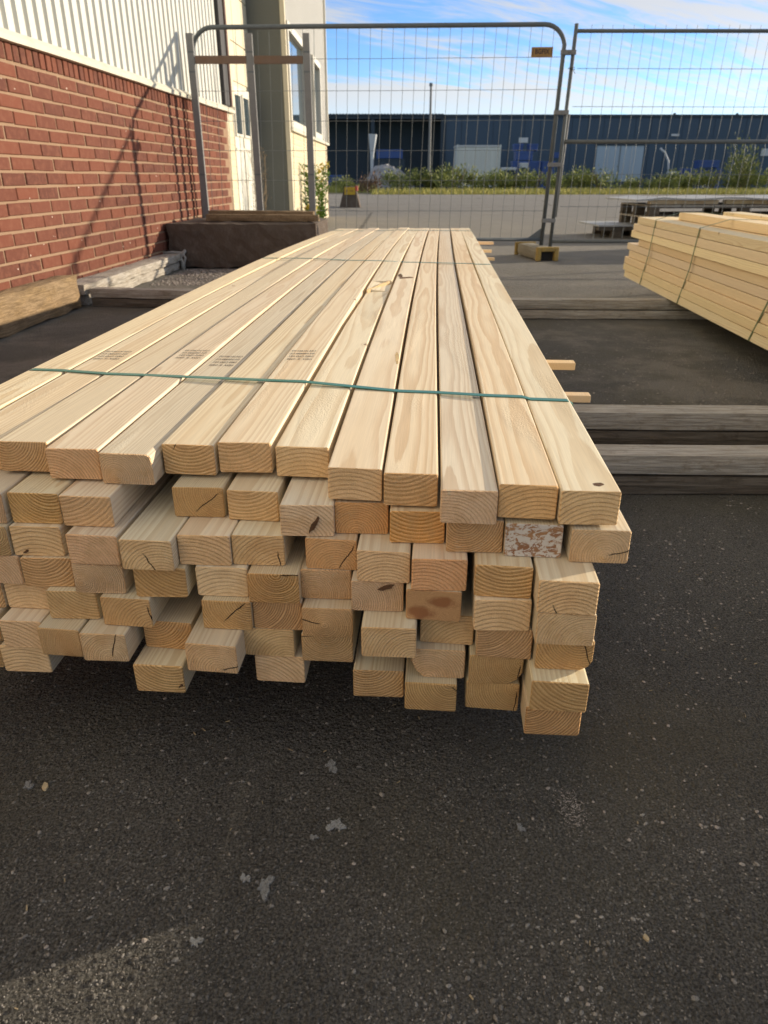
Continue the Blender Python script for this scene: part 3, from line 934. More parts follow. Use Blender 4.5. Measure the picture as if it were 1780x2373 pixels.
# torn place and knots on the top boards
o7 = BOARDS[(1, 7)]
m = MB()
yl0, yl1 = 2.47 - rows[1][7][1], 2.72 - rows[1][7][1]
seg = 9
for q in range(seg):
    s = q / (seg - 1)
    xx = -.033 + .068 * s
    yc = yl0 + (yl1 - yl0) * s
    z1 = PH / 2 + o7[4](yc) + .0012 + R.uniform(-.001, .001)
    wv = .007 + .007 * math.sin(s * 3.1) + R.uniform(-.003, .003)
    bx = o7[3](yc)
    m.v += [(bx + xx, yc + wv, z1), (bx + xx, yc, z1 - .001), (bx + xx + .003, yc - wv * .7, z1 - .0105)]
for q in range(seg - 1):
    for e in range(2):
        m.f.append((q * 3 + e, q * 3 + e + 1, q * 3 + 4 + e, q * 3 + 3 + e)); m.mi.append(0)
m.build('torn_fibre', M_TORN, o7[0])
o8 = BOARDS[(1, 8)]


def flat_blob(name, mat, parent, cx_, cy_, z, rx, ry, seed, tilt=0.0, n=12, thick=.0012):
    rr = random.Random(seed)
    m = MB()
    top = []
    for k in range(n):
        a = 2 * math.pi * k / n
        q = 0.7 + 0.5 * rr.random()
        ex, ey = rx * q * math.cos(a), ry * q * math.sin(a)
        top.append((cx_ + ex * math.cos(tilt) - ey * math.sin(tilt), cy_ + ex * math.sin(tilt) + ey * math.cos(tilt)))
    vs = [(x, y, z + thick) for x, y in top] + [(x + (x - cx_) * .15, y + (y - cy_) * .15, z - .0006) for x, y in top]
    fs = [tuple(range(n))] + [(k, n + k, n + (k + 1) % n, (k + 1) % n) for k in range(n)]
    m.add(vs, fs)
    return m.build(name, mat, parent)


yk = 2.80 - rows[1][8][1]
flat_blob('knot', M_KNOT, o8[0], o8[3](yk) + .0, yk, PH / 2 + o8[4](yk), .034, .016, 3, 0.7)
flat_blob('knot', M_KNOT, o8[0], o8[3](yk) - .022, yk + .07, PH / 2 + o8[4](yk + .07), .008, .055, 4, 0.1)
flat_blob('splinter', M_TORN, o8[0], o8[3](.62) + .030, .62, PH / 2 + o8[4](.62) - .001, .004, .05, 5, 0.06)
o12 = BOARDS[(1, 12)]
flat_blob('knot', M_KNOT, o12[0], .012, .022, PH / 2 + o12[4](.02) - .0004, .0075, .0055, 11, 0.1, thick=.0006)
for (i, yl, xo, rx, ry) in ((10, .23, -.016, .006, .012), (10, .05, .024, .003, .005), (6, .10, -.012, .009, .008), (5, .12, .01, .010, .010), (2, .55, .01, .004, .012), (3, .32, -.005, .004, .009), (3, .5, .018, .004, .007), (9, .9, .01, .005, .016), (11, 1.3, -.02, .007, .020), (9, 1.6, .0, .005, .02), (8, .16, -.02, .004, .006)):
    ob = BOARDS[(1, i)]
    flat_blob('knot', M_KNOT if i in (10, 3) else M_RAILW, ob[0], ob[3](yl) + xo, yl, PH / 2 + ob[4](yl) - .0006, rx, ry, i * 7 + int(yl * 50), 0.2, thick=.0003)
# pen mark and dark knots on three ends
for (key, xo, zo, rx, rz) in (((4, 9), .012, .012, .010, .0035), ((2, 7), .010, -.006, .004, .013), ((3, 3), -.018, -.017, .004, .003), ((7, 5), .030, -.012, .003, .003)):
    ob = BOARDS[key]
    rr = random.Random(hash(key) % 99)
    m = MB()
    n = 10
    pts = []
    for k in range(n):
        a = 2 * math.pi * k / n
        q = .6 + .6 * rr.random()
        pts.append((xo + rx * q * math.cos(a) + .5 * rz * math.sin(a), zo + rz * q * math.sin(a) + .3 * rx * math.cos(a)))
    m.add([(x, -.0022, z) for x, z in pts] + [(x, .002, z) for x, z in pts], [tuple(range(n))] + [(k, k + n, (k + 1) % n + n, (k + 1) % n) for k in range(n)])
    m.build('dark_mark', M_KNOT, ob[0])


def strap_path(name, mat, pts, wdir, wid, parent, off, thick=.0012):
    """flat ribbon of given width along pts"""
    m = MB()
    wd = Vector(wdir).normalized() * (wid / 2)
    P = [Vector(p) for p in pts]
    for i, p in enumerate(P):
        t = (P[min(i + 1, len(P) - 1)] - P[max(i - 1, 0)]).normalized()
        nn = t.cross(wd).normalized() * thick
        if nn.z < 0 and abs(t.z) < .7:
            nn = -nn
        for q in (p - wd, p + wd, p + wd + nn, p - wd + nn):
            m.v.append(tuple(q - Vector(off)))
    for i in range(len(P) - 1):
        for q in range(4):
            m.f.append((i * 4 + q, i * 4 + (q + 1) % 4, i * 4 + 4 + (q + 1) % 4, i * 4 + 4 + q)); m.mi.append(0)
    return m.build(name, mat, parent)


def text_mesh(name, body, mat, size, line=1.0, offset=0.0, spacing=1.0):
    c = bpy.data.curves.new(name, 'FONT')
    c.body = body
    c.size = size
    c.space_line = line
    c.space_character = spacing
    c.offset = offset
    c.resolution_u = 3
    c.align_x = 'CENTER'
    c.align_y = 'CENTER'
    o = bpy.data.objects.new(name, c)
    COL.objects.link(o)
    dg = bpy.context.evaluated_depsgraph_get()
    me = bpy.data.meshes.new_from_object(o.evaluated_get(dg))
    bpy.data.objects.remove(o)
    bpy.data.curves.remove(c)
    me.materials.clear()
    me.materials.append(mat)
    return me


POFF = (.05, 3.3, .118)

# grade stamps printed on four of the top boards, upside down to the viewer
STAMP = "VIDA  B  0402\n0402 CPD 021\nSN 040980 CE\nC24 N1961-02"
STAMP_ME = text_mesh('grade_stamp', STAMP, M_INK, 0.0118, 1.45, 0.0002)
for i, Yw in ((1, 1.515), (3, 1.515), (4, 1.475), (6, 1.49)):
    o, L, ang, fx, fz = BOARDS[(1, i)]
    yl = Yw - (o.location.y + 3.3)
    t = link('grade_stamp', STAMP_ME, o, (fx(yl), yl, PH / 2 + fz(yl) + .0008), math.pi)
    t.scale = (0.74 + .05 * math.sin(i), 1.40 + .1 * math.cos(i * 3), 1.0)
    t.rotation_euler = (0, 0, math.pi + .05 * math.sin(i * 2.3))
    t.location.x += .004 * math.sin(i * 5)
    t['label'] = 'black printed grade stamp'




def top_pts(yl_fun, idxs):
    out = []
    for i in idxs:
        o, L, ang, fx, fz = BOARDS[(1, i)]
        xn, yn = rows[1][i]
        Y = yl_fun(i)
        y = (Y - yn) / math.cos(ang)
        zz = ZT + top_up[i] + fz(y)
        x0 = xn + fx(y) - math.tan(ang) * (Y - yn)
        out.append((x0 - .030, Y + .004, zz + .0004))
        out.append((x0 + .030, Y - .004, zz + .0004))
    return out


for (ya, yb, hang, idx) in ((1.385, 1.175, .30, (0, 2, 6, 9, 11, 12)), (3.50, 3.25, .28, (0, 2, 5, 6, 8, 11, 12)), (5.50, 5.42, .28, (0, 2, 6, 11, 12))):
    pts = top_pts(lambda i: ya + (yb - ya) * i / 12, idx)
    a, c = pts[0], pts[-1]
    pts = [(a[0] - .010, a[1], a[2] - hang), (a[0] - .010, a[1], a[2] - .004)] + pts + [(c[0] + .009, c[1], c[2] - .005), (c[0] + .010, c[1], c[2] - hang)]
    strap_path('strap', M_STRAP, pts, (.07, 1, 0), .0135, pack, POFF)

# laths that stick out between the layers on the right
for (xe, Y, z) in ((.452, 1.70, .3695), (.486, 1.66, .302), (.70, 4.90, .392), (.685, 4.86, .347), (.70, 4.82, .303)):
    m = MB(); m.box(-.40, 0, -.016, .016, -.0085, .0085)
    o = m.build('spacer_lath', M_WOODR, pack, (xe - POFF[0], Y - POFF[1], z - POFF[2]), rad(-4), bevel=.0015)
    o['warm'] = .25


# ------------------------------------------------------------------ bearers on the ground
def bearer(x0, y0, x1, y1, label, hh=(.056, .060), dep=.095, mat=None):
    L = math.hypot(x1 - x0, y1 - y0)
    a = math.atan2(y1 - y0, x1 - x0)
    e = empty('bearer', ((x0 + x1) / 2, (y0 + y1) / 2, 0), a - math.pi / 2)
    tag(e, label, 'bearer', 'weathered bearers under the lumber')
    z = 0.001
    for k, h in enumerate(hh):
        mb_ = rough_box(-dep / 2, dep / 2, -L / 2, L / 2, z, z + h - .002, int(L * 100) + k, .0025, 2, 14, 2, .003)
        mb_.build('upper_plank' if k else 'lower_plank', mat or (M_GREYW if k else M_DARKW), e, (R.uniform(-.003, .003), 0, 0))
        z += h
    return e


bearer(-.70, 1.85, 2.95, 1.77, 'nearest grey double bearer, crossing the ground beside the near end of the pack')
bearer(-.74, 2.25, 2.95, 2.13, 'grey double bearer just behind the nearest one')
bearer(.35, 4.47, 3.05, 4.40, 'grey double bearer under the right pack\'s far part', mat=M_GREYW)
bearer(-1.92, 4.93, .30, 4.60, 'dark double bearer left of the pack, ending at the sleeper')
bearer(-.75, -1.25, 2.95, -1.33, 'grey double bearer behind the viewer')

# ------------------------------------------------------------------ sleepers along the wall
e = rough_box(-.060, .060, -1.25, 1.25, 0, .212, 21, .010, 3, 22, 4, .008).build('sleeper', M_TANW, None, (-2.085, 3.565, .001), BROT)
tag(e, 'thick tan sawn sleeper against the brick wall, nearest the viewer', 'sleeper')
e = rough_box(-.085, .085, -1.08, 1.08, .072, .142, 22, .006, 3, 20, 2, .005).build('sleeper_plank', M_GREYW, None, (-1.985, 5.93, .001), BROT + rad(1.0))
tag(e, 'wide grey weathered plank on top of the low beam by the brick wall', 'plank')
e = rough_box(-.080, .070, -1.02, 1.06, 0, .070, 23, .006, 3, 20, 2, .005).build('sleeper_beam', M_GREYW, None, (-1.990, 5.93, .001), BROT + rad(1.0))
tag(e, 'low grey beam lying under the wide grey plank', 'beam')
m = MB()
m.tube([(0, 0, 0.0), (.004, .004, .06), (-.012, .012, .10), (.0, .02, .13), (.035, .03, .165)], [.022, .020, .012, .020, .013], 7)
m.tube([(-.17, -.02, .145), (-.08, -.01, .150), (.0, .02, .14), (.03, .01, .10), (.012, .0, .04)], [.010, .012, .014, .012, .012], 6)
e = m.build('knotted_cloth_strap', M_CLOTH, None, (-1.855, 6.98, .002), 0, smooth=True)
tag(e, 'scrap of grey knotted cloth at the far end of the grey plank', 'rag')

# ------------------------------------------------------------------ concrete block with guard rail
e = rough_box(-.72, .66, 0, 1.15, 0, .395, 31, .012, 18, 6, 6, .012).build('concrete_block', M_CONC, None, (-1.27, 7.02, .001), rad(-1.5))
tag(e, 'dark stained concrete block jutting from the brick wall', 'concrete block')
for (n_, x0, x1, y0, z0, z1, mt, lb) in (('beam', -1.68, -.60, 7.05, .407, .468, M_TANW, 'tan timber along the front edge of the concrete block'), ('beam', -1.69, -.66, 7.24, .407, .492, M_TANW, 'second tan timber behind the front one on the concrete block')):
    e = rough_box(-(x1 - x0) / 2, (x1 - x0) / 2, 0, .075, 0, z1 - z0, int(y0 * 100), .004, 12, 2, 2, .004)
    e = e.build('timber_' + n_, mt, None, ((x0 + x1) / 2, y0 + .16, z0 - .008), rad(-8.0))
    tag(e, lb, 'timber')
rail = empty('guard_rail', (-1.285, 8.06, .375))
rail.scale = (1.089, 1.0, 1.089)
tag(rail, 'guard rail of three grey steel posts and a brown plank on the concrete block', 'guard rail')
for px_ in (-1.692, -1.176, -.678):
    m = MB()
    lean = -.012 if px_ < -1.5 else 0
    for (a, c, d_, e_) in ((-.029, .029, -.004, 0.0), (-.029, -.025, 0.0, .04), (.025, .029, 0.0, .04)):
        m.box(a, c, d_, e_, 0, 1.475)
    post = m.build('post', M_GALV, rail, (px_ + 1.18, 0, .022))
    for zb in (.36, 1.18, 1.33):
        q = MB(); q.box(-.0295, .0295, -.0052, -.004, zb, zb + .012); q.build('band', M_GALVD, post)
for (xa, xb) in ((-1.66, -1.208), (-1.145, -.71)):
    m = rough_box(xa + 1.18, xb + 1.18, .0, .028, 1.268, 1.332, 5, .002, 10, 1, 1, .002)
    m.build('plank', M_RAILW, rail)

# ------------------------------------------------------------------ temporary fence
SH = .031                                         # both panels lean a little to the right
FY = 8.0


def sh(x, z):
    return x + SH * (z - .13)


fl = empty('construction_fence', (1.70, FY, 0), rad(-2.6))
tag(fl, 'left mesh fence panel with rounded top corners and an ochre sign', 'fence', 'temporary fences')
xl, xr_, zt_, zb_ = -1.90 - 1.70, 1.642 - 1.70, 2.065, .184
rc = .20
path = [(sh(xl, .14), 0, .14), (sh(xl, zt_ - rc), 0, zt_ - rc)]
for k in range(1, 8):
    a = math.pi / 2 * k / 8
    path.append((sh(xl, zt_) + rc - rc * math.cos(a), 0, zt_ - rc + rc * math.sin(a)))
path.append((sh(xl, zt_) + rc, 0, zt_))
path.append((sh(xr_, zt_) - rc, 0, zt_))
for k in range(1, 8):
    a = math.pi / 2 * k / 8
    path.append((sh(xr_, zt_) - rc + rc * math.sin(a), 0, zt_ - rc + rc * math.cos(a)))
path += [(sh(xr_, zt_ - rc), 0, zt_ - rc), (sh(xr_, .10), 0, .10)]
m = MB(); m.tube(path, .0205, 10); m.build('frame_tube', M_GALVD, fl, smooth=True)
m = MB(); m.tube([(xl, 0, zb_), (xr_ - .001, 0, zb_)], .0165, 8); m.build('bottom_tube', M_GALVD, fl, smooth=True)


def wires(parent, xa, xb, step, ztop, zbot, hz, fold=False, spike=0.0):
    x = xa
    while x < xb:
        zs = [zbot, ztop + spike]
        pts = []
        if fold:
            for z in (zbot, .98, 1.02, 1.091, 1.16, 1.20, ztop + spike):
                pts.append((sh(x, z) + R.uniform(-.002, .002), .022 if z == 1.091 else .0, z))
        else:
            pts = [(sh(x, zbot), .0, zbot), (sh(x, (zbot + ztop) / 2) + R.uniform(-.003, .003), 0, (zbot + ztop) / 2), (sh(x, ztop + spike), 0, ztop + spike)]
        m = MB(); m.tube(pts, .0021, 5, caps=False); m.build('wire', M_WIRE, parent)
        x += step
    for z in hz:
        m = MB(); m.tube([(sh(xa - .09, z), .004, z), (sh((xa + xb) / 2, z), .004, z - .004), (sh(xb + .08, z), .004, z)], .0023, 5, caps=False); m.build('wire', M_WIRE, parent)


wires(fl, xl + .10, xr_ - .06, .1075, zt_ - .01, zb_, (1.806, 1.540, 1.280, 1.018, .745, .46))
# ochre sign
m = MB(); m.box(-.100, .100, -.004, .0, -.042, .042)
sg = m.build('sign_plate', M_OCHRE, fl, (1.492 - 1.70, -.012, 1.842))
t = link('lettering', text_mesh('lettering', 'BGFIX', M_BROWNINK, .062, 1.0, .0022, 1.0), sg, (0, -.0052, .004))
t.rotation_euler = (math.pi / 2, 0, 0)
t.scale = (.80, .92, 1)
m = MB()
for sx in (-1, 1):
    m.box(sx * .086 - .003, sx * .086 + .003, -.0052, -.004, -.026, .030)
m.box(-.05, .05, -.0052, -.004, -.034, -.031)
m.build('sign_border', M_BROWNINK, sg)
# gusset at the foot of the post
m = MB(); m.add([(-.012, 0, .10), (-.15, 0, 0), (-.012, 0, 0), (-.012, .004, .10), (-.15, .004, 0), (-.012, .004, 0)], [(0, 1, 2), (5, 4, 3), (0, 3, 4, 1), (1, 4, 5, 2), (2, 5, 3, 0)])
m.build('gusset', M_GALVD, fl, (xr_, 0, zb_ + .012))
fr = empty('construction_fence', (0, FY, 0))
tag(fr, 'right mesh fence panel with wire spikes above its straight top tube', 'fence', 'temporary fences')
xq = 1.735
m = MB(); m.tube([(xq, 0, .10), (sh(xq, 2.07), 0, 2.07)], .0185, 10); m.build('post', M_GALVD, fr, smooth=True)
m = MB(); m.tube([(xq + .032, .01, .40), (sh(xq + .032, 1.33), .01, 1.33)], .0125, 8); m.build('hinge_tube', M_GALV, fr, smooth=True)
m = MB(); m.tube([(5.24, 0, .10), (sh(5.24, 2.07), 0, 2.07)], .0185, 10); m.build('post', M_GALVD, fr, smooth=True)
for z, rr_, nm in ((2.012, .0165, 'top_tube'), (1.091, .019, 'middle_tube'), (.165, .0165, 'bottom_tube')):
    m = MB(); m.tube([(sh(xq + .012, z), .0, z), (sh(5.23, z), .0, z)], rr_, 8); m.build(nm, M_GALVD, fr, smooth=True)
wires(fr, xq + .145, 5.14, .0985, 2.012, .165, (1.712, 1.395, .80, .50), fold=True, spike=.05)
m = MB()
pts = [(.0, -.022, 0), (.02, -.03, .01), (.028, -.02, -.01), (.0, -.026, -.012), (-.028, -.01, .004), (-.03, .01, .0), (.0, -.03, .006), (.024, -.026, -.03), (.036, -.02, -.045)]
m.tube(pts, .003, 5); m.build('tie_wire', M_DARK, fr, (sh(xq, 1.71), 0, 1.71))
fn_ = empty('construction_fence', (3.53, FY, 0))
tag(fn_, 'mesh fence continuing out of view to the right', 'fence', 'temporary fences')
for ch in list(fr.children):
    if ch.name.startswith('tie_wire'):
        continue
    c2 = ch.copy(); COL.objects.link(c2); c2.parent = fn_
# clamps between the two posts
for k, z in enumerate((1.841, 1.344, .886, .368)):
    c = empty('fence_clamp', ((sh(1.642, z) + sh(xq, z)) / 2, FY, z))
    tag(c, 'galvanised clamp joining the two fence panels, %s from the top' % ('first', 'second', 'third', 'fourth')[k], 'clamp', 'clamps on the fence joint')
    m = MB(); m.box(-.068, .068, -.027, -.019, -.019, .019); m.box(-.068, .068, .019, .027, -.019, .019)
    m.build('clamp_plate', M_GALV, c, bevel=.002)
    m = MB(); m.tube([(0, -.036, 0), (0, .034, 0)], .008, 6); m.build('bolt', M_GALV, c)
    m = MB()
    for sx in (-1, 1):
        m.tube([(sx * .0465, 0, -.019), (sx * .0465, 0, .019)], .0275, 10)
    m.build('collar', M_GALV, c, smooth=False)
# fence foot: concrete block with worn yellow ends and a recess
ft = empty('ballast_block', (1.60, 8.02, 0), rad(9.0))
tag(ft, 'concrete fence foot with worn yellow ends under the panel joint', 'ballast block')
m = rough_box(-.100, .100, -.29, .34, .003, .128, 51, .004, 4, 10, 3, .01)
m.build('block', M_CONCL, ft)
for (y0, y1) in ((-.345, -.29), (.34, .375)):
    m = MB()
    m.box(-.115, -.070, y0, y1, .002, .135); m.box(.070, .115, y0, y1, .002, .135); m.box(-.070, .070, y0, y1, .092, .135)
    m.build('end_cap', M_YELLC, ft, bevel=.008)
m = MB(); m.box(-.068, .068, -.300, -.2915, .004, .090); m.build('recess_shade', M_HOLLOW_SHADE, ft)  # black plate paints the shade of the hollow front end

# ------------------------------------------------------------------ other lumber packs
def side_pack(name, label, x_face, kx, y_near, far_offsets, ncol, bw, zbase, top_boards, straps, seed, mat=M_WOODR):
    rr = random.Random(seed)
    ang = -math.atan(kx)
    e = empty(name, (x_face + kx * y_near, y_near, zbase), ang)
    tag(e, label, 'lumber pack')
    nl = len(far_offsets)
    nose = {}
    for r in range(nl):
        for cidx in range(ncol):
            L = far_offsets[r] - y_near + (0 if (cidx == 0 or y_near < 0) else rr.uniform(-.08, .05))
            y0 = rr.uniform(0, .02)
            xo = rr.uniform(-.008, .008)
            me = board_mesh('board', L - y0, bw - .002, .0430, [1.0, 2.0], None, None, [mat, M_END], seed=seed + r * 10 + cidx)
            o = link('board', me, e, (bw * (cidx + .5) + xo, y0, .0225 + (nl - 1 - r) * .0455))
            o['warm'] = rr.uniform(-.1, .15)
    for (cx_, off) in top_boards:
        me = board_mesh('board', off - y_near, bw - .002, .0435, [1.0, 2.0], None, None, [mat, M_END], seed=int(cx_ * 100))
        o = link('board', me, e, (cx_, .03, .0225 + nl * .0455))
        o['warm'] = .0
    ztop = nl * .0455
    for (yb_, yt_) in straps:
        yb_ -= y_near; yt_ -= y_near
        pts = [(bw * ncol, yt_ - .05, .0), (bw * ncol + .006, yt_, ztop), (bw * 2.2, yt_ - .02, ztop + .046), (bw * 1.1, yt_, ztop + .046), (-.006, (yt_ * .85 + yb_ * .15), ztop + .002), (-.0075, (yt_ + yb_) / 2 - .02, ztop * .5), (-.007, yb_, .0)]
        strap_path('strap', M_STRAPY, pts, (0, 1, 0), .013, e, (0, 0, 0))
    return e


side_pack('lumber_pack', 'yellowish strapped lumber pack at the right edge, its long side facing left', 1.415, .06, 1.62,
          [5.30, 5.374, 5.41, 5.24, 5.53, 5.455, 5.515, 5.50, 5.46], 9, .12, .121,
          [(.205, 4.88), (.50, 4.95)], [(5.02, 4.83), (4.213, 4.017), (3.192, 2.98)], 77)
side_pack('lumber_pack', 'strapped lumber pack standing out of view to the right of the viewer', 1.918, .06, -1.9,
          [1.605, 1.60, 1.607, 1.60, 1.606, 1.604, 1.607, 1.605, 1.606], 5, .12, .121, [], [(-.8, -.85), (.9, .85)], 78)

# pallets with boards behind the fence
def pallet_stack(name, label, x, y, rz, wx, wy, layers, group=None):
    e = empty(name, (x, y, 0), rz)
    tag(e, label, 'pallets', group)
    z = .004
    rr = random.Random(int(x * 10))
    for k in range(layers):
        for bx in (0, .5, 1):
            for by in (0, .5, 1):
                m = MB(); xx = bx * (wx - .14); yy = by * (wy - .10)
                m.box(xx, xx + .14, yy, yy + .10, z + .022, z + .100); m.build('block', M_DARKW, e, bevel=.004)
        for by in (0, .5, 1):
            m = MB(); yy = by * (wy - .10); m.box(-.005, wx + .005, yy, yy + .10, z, z + .021); m.build('bottom_board', M_DARKW, e)
            m = MB(); m.box(0, wx, yy, yy + .10, z + .101, z + .121); m.build('stringer_board', M_DARKW, e)
        nb = 6
        for q in range(nb):
            m = MB(); xx = q * wx / nb; m.box(xx + .006, xx + wx / nb - .008, -.01 + rr.uniform(-.01, .01), wy + .01, z + .122, z + .143); m.build('deck_board', M_GREYW, e)
        z += .146
    return e, z


e, zt2 = pallet_stack('pallet_stack', 'stack of dark pallets under pale sheets behind the right fence panel', 3.52, 10.35, rad(3), 2.6, 1.1, 3)
for k, (x0, x1, z0, dz_, yy, mt) in enumerate(((.02, .95, zt2, .055, .06, M_WOODR), (1.05, 2.5, zt2, .055, .06, M_WOODR))):
    m = MB(); m.box(x0, x1, yy, yy + .10, z0 + .004, z0 + dz_); m.build('spacer_timber', mt, e, bevel=.003)
m = MB()
nxs = 16
for i in range(nxs + 1):
    x = -.22 + 2.95 * i / nxs
    z = zt2 + .062 + .010 * math.sin(i * 1.1) + (-.02 if i < 2 else 0)
    m.v += [(x, -.05, z), (x, 1.15, z), (x, 1.15, z + .022), (x, -.05, z + .022)]
for i in range(nxs):
    for q in range(4):
        m.f.append((i * 4 + q, i * 4 + (q + 1) % 4, i * 4 + 4 + (q + 1) % 4, i * 4 + 4 + q)); m.mi.append(0)
m.f += [(3, 2, 1, 0), tuple(nxs * 4 + q for q in range(4))]; m.mi += [0, 0]
m.build('cover_sheet', M_SHEET, e)
e, zt3 = pallet_stack('pallet_stack', 'low dark pallet with a blue-grey sheet left of the taller pallet stack', 3.18, 10.75, rad(2), 1.15, .9, 1)
m = MB(); m.box(-.22, 1.2, -.06, .95, zt3 + .002, zt3 + .022); m.build('cover_sheet', M_SHEET, e)
m = MB(); m.box(-.20, 1.2, -.02, .10, zt3 - .05, zt3 - .001); m.build('edge_timber', M_DARKW, e)
e, _ = pallet_stack('pallet_stack', 'tall pallet stack out of view beyond the right fence panel', 5.35, 8.75, rad(4), 2.4, 1.2, 6)

# ------------------------------------------------------------------ barrier with yellow label
br = empty('concrete_barrier', (-.95, 22.0, 0))
tag(br, 'small dark concrete barrier with a yellow label by the building corner', 'barrier')
m = MB()
m.add([(-.29, -.25, 0), (.29, -.25, 0), (.29, .6, 0), (-.29, .6, 0), (-.15, -.10, .53), (.15, -.10, .53), (.15, .6, .53), (-.15, .6, .53)], [(0, 3, 2, 1), (4, 5, 6, 7), (0, 1, 5, 4), (1, 2, 6, 5), (2, 3, 7, 6), (3, 0, 4, 7)])
m.build('body', M_CONC, br, bevel=.015)
m = MB(); m.box(-.145, .145, -.175, -.150, .33, .52); pl = m.build('label_plate', M_YELLOW, br)
m = MB(); m.box(-.11, -.05, -.177, -.1755, .40, .45); m.box(.0, .10, -.177, -.1755, .41, .44); m.build('label_print', M_OCHRE, pl)
m = MB(); m.box(.15, .22, -.12, .2, .42, .55); m.build('reflector', M_RED, br, bevel=.01)

# ------------------------------------------------------------------ plants
def leaf_mesh(name, mats, n, fn, seed, size=(.02, .05)):
    """n leaf quads; fn(rr) -> (pos, dir, matindex)"""
    rr = random.Random(seed)
    m = MB()
    for _ in range(n):
        p, d_, mi = fn(rr)
        p = Vector(p); d_ = Vector(d_).normalized()
        side = d_.cross(Vector((rr.uniform(-1, 1), rr.uniform(-1, 1), rr.uniform(-1, 1)))).normalized()
        s = rr.uniform(*size)
        w = s * rr.uniform(.22, .38)
        mid = p + d_ * s * .5 - Vector((0, 0, s * .06))
        m.add([p, mid + side * w * .5, p + d_ * s, mid - side * w * .5], [(0, 1, 2, 3)], mi)
    me = bpy.data.meshes.new(name)
    me.from_pydata(m.v, [], m.f)
    for q in mats:
        me.materials.append(q)
    me.polygons.foreach_set('material_index', m.mi)
    me.update()
    return me


def goldenrod(loc, hgt, seed, label, lean=0.0):
    e = empty('weed_plant', loc)
    tag(e, label, 'weed', 'weeds growing along the building')
    rr = random.Random(seed)
    stems = [(rr.uniform(-.05, .07), rr.uniform(-.12, .12), hgt * rr.uniform(.65, 1.0), rr.uniform(-.08, .08) + lean, rr.uniform(-.08, .08)) for _ in range(6)]
    m = MB()
    for (sx, sy, h_, lx, ly) in stems:
        m.tube([(sx * .4, sy * .4, 0), (sx + lx * .4, sy + ly * .4, h_ * .5), (sx + lx, sy + ly, h_)], [.006, .005, .002], 5)
    m.build('stems', M_STEM, e)

    def fn(r2):
        sx, sy, h_, lx, ly = stems[r2.randrange(6)]
        s = r2.uniform(.05, 1.0)
        z = h_ * s
        a = r2.uniform(0, 6.28)
        p = (sx * (.4 + .6 * s) + lx * s, sy * (.4 + .6 * s) + ly * s, z)
        top = s > .90
        if top:
            p = (p[0] + r2.uniform(-.035, .035), p[1] + r2.uniform(-.035, .035), z + r2.uniform(-.02, .03))
        return p, (math.cos(a), math.sin(a), .5 if not top else .8), (1 if top and r2.random() < .6 else 0)
    me = leaf_mesh('leaves', [M_LEAF3, M_FLOWER], 620, fn, seed, (.05, .11))
    link('leaves', me, e)
    return e


goldenrod((-1.16, 12.4, 0), .98, 3, 'tall green weed against the cream wall, left of the end guard post')
goldenrod((-1.14, 14.2, 0), 1.05, 4, 'green weed with golden tip nearest the building corner', .03)
e = goldenrod((-1.12, 11.9, 0), .38, 6, 'short weed tuft at the foot of the grey return wall')
dry = empty('dry_weed', (-1.66, 10.55, 0))
tag(dry, 'dry brown branching weed in front of the white door', 'weed')
m = MB(); rr = random.Random(5)
for k in range(9):
    a = rr.uniform(0, 6.28); sp_ = rr.uniform(.05, .30); h_ = rr.uniform(.6, 1.12)
    p0 = Vector((rr.uniform(-.05, .05), rr.uniform(-.12, .12), 0)); p2 = Vector((math.cos(a) * sp_ * .4, math.sin(a) * sp_, h_))
    p1 = p0.lerp(p2, .5) + Vector((rr.uniform(-.03, .03), rr.uniform(-.04, .04), .04))
    m.tube([p0, p1, p2], [.006, .004, .002], 4)
    for q in range(8):
        s = rr.uniform(.35, 1.0); b0 = p0.lerp(p2, s); bd = Vector((rr.uniform(-.10, .10), rr.uniform(-.16, .16), rr.uniform(.05, .2)))
        m.tube([b0, b0 + bd], [.0028, .0014], 4)
m.build('stems', M_DRY, dry)


def fnd(r2):
    a = r2.uniform(0, 6.28)
    h_ = r2.uniform(.1, 1.12)
    return (r2.gauss(0, .05), r2.gauss(0, .15), h_), (math.cos(a), math.sin(a), .4), 0


link('seed_heads', leaf_mesh('seed_heads', [M_DRY], 320, fnd, 8, (.02, .045)), dry)


def shrub_mesh(seed, mats, n, lobes, hgt, rad_):
    rr = random.Random(seed)
    L = [(rr.uniform(-rad_, rad_), rr.uniform(-rad_, rad_) * .6, hgt * rr.uniform(.30, .80), rr.uniform(.20, .38) * hgt) for _ in range(lobes)]

    def fn(r2):
        cx_, cy_, cz_, rr_ = L[r2.randrange(lobes)]
        d_ = Vector((r2.gauss(0, 1), r2.gauss(0, 1), r2.gauss(0, 1))).normalized()
        p = Vector((cx_, cy_, cz_)) + d_ * rr_ * r2.uniform(.55, 1.15)
        p.z = max(.03, p.z)
        if r2.random() < .25:
            p.z += r2.uniform(0, .6) * hgt; p.x += r2.uniform(-.15, .15)
        return p, d_ * .6 + Vector((0, 0, .8)), (1 if r2.random() < .45 else 0)
    return leaf_mesh('foliage', mats, n, fn, seed, (.10, .22))


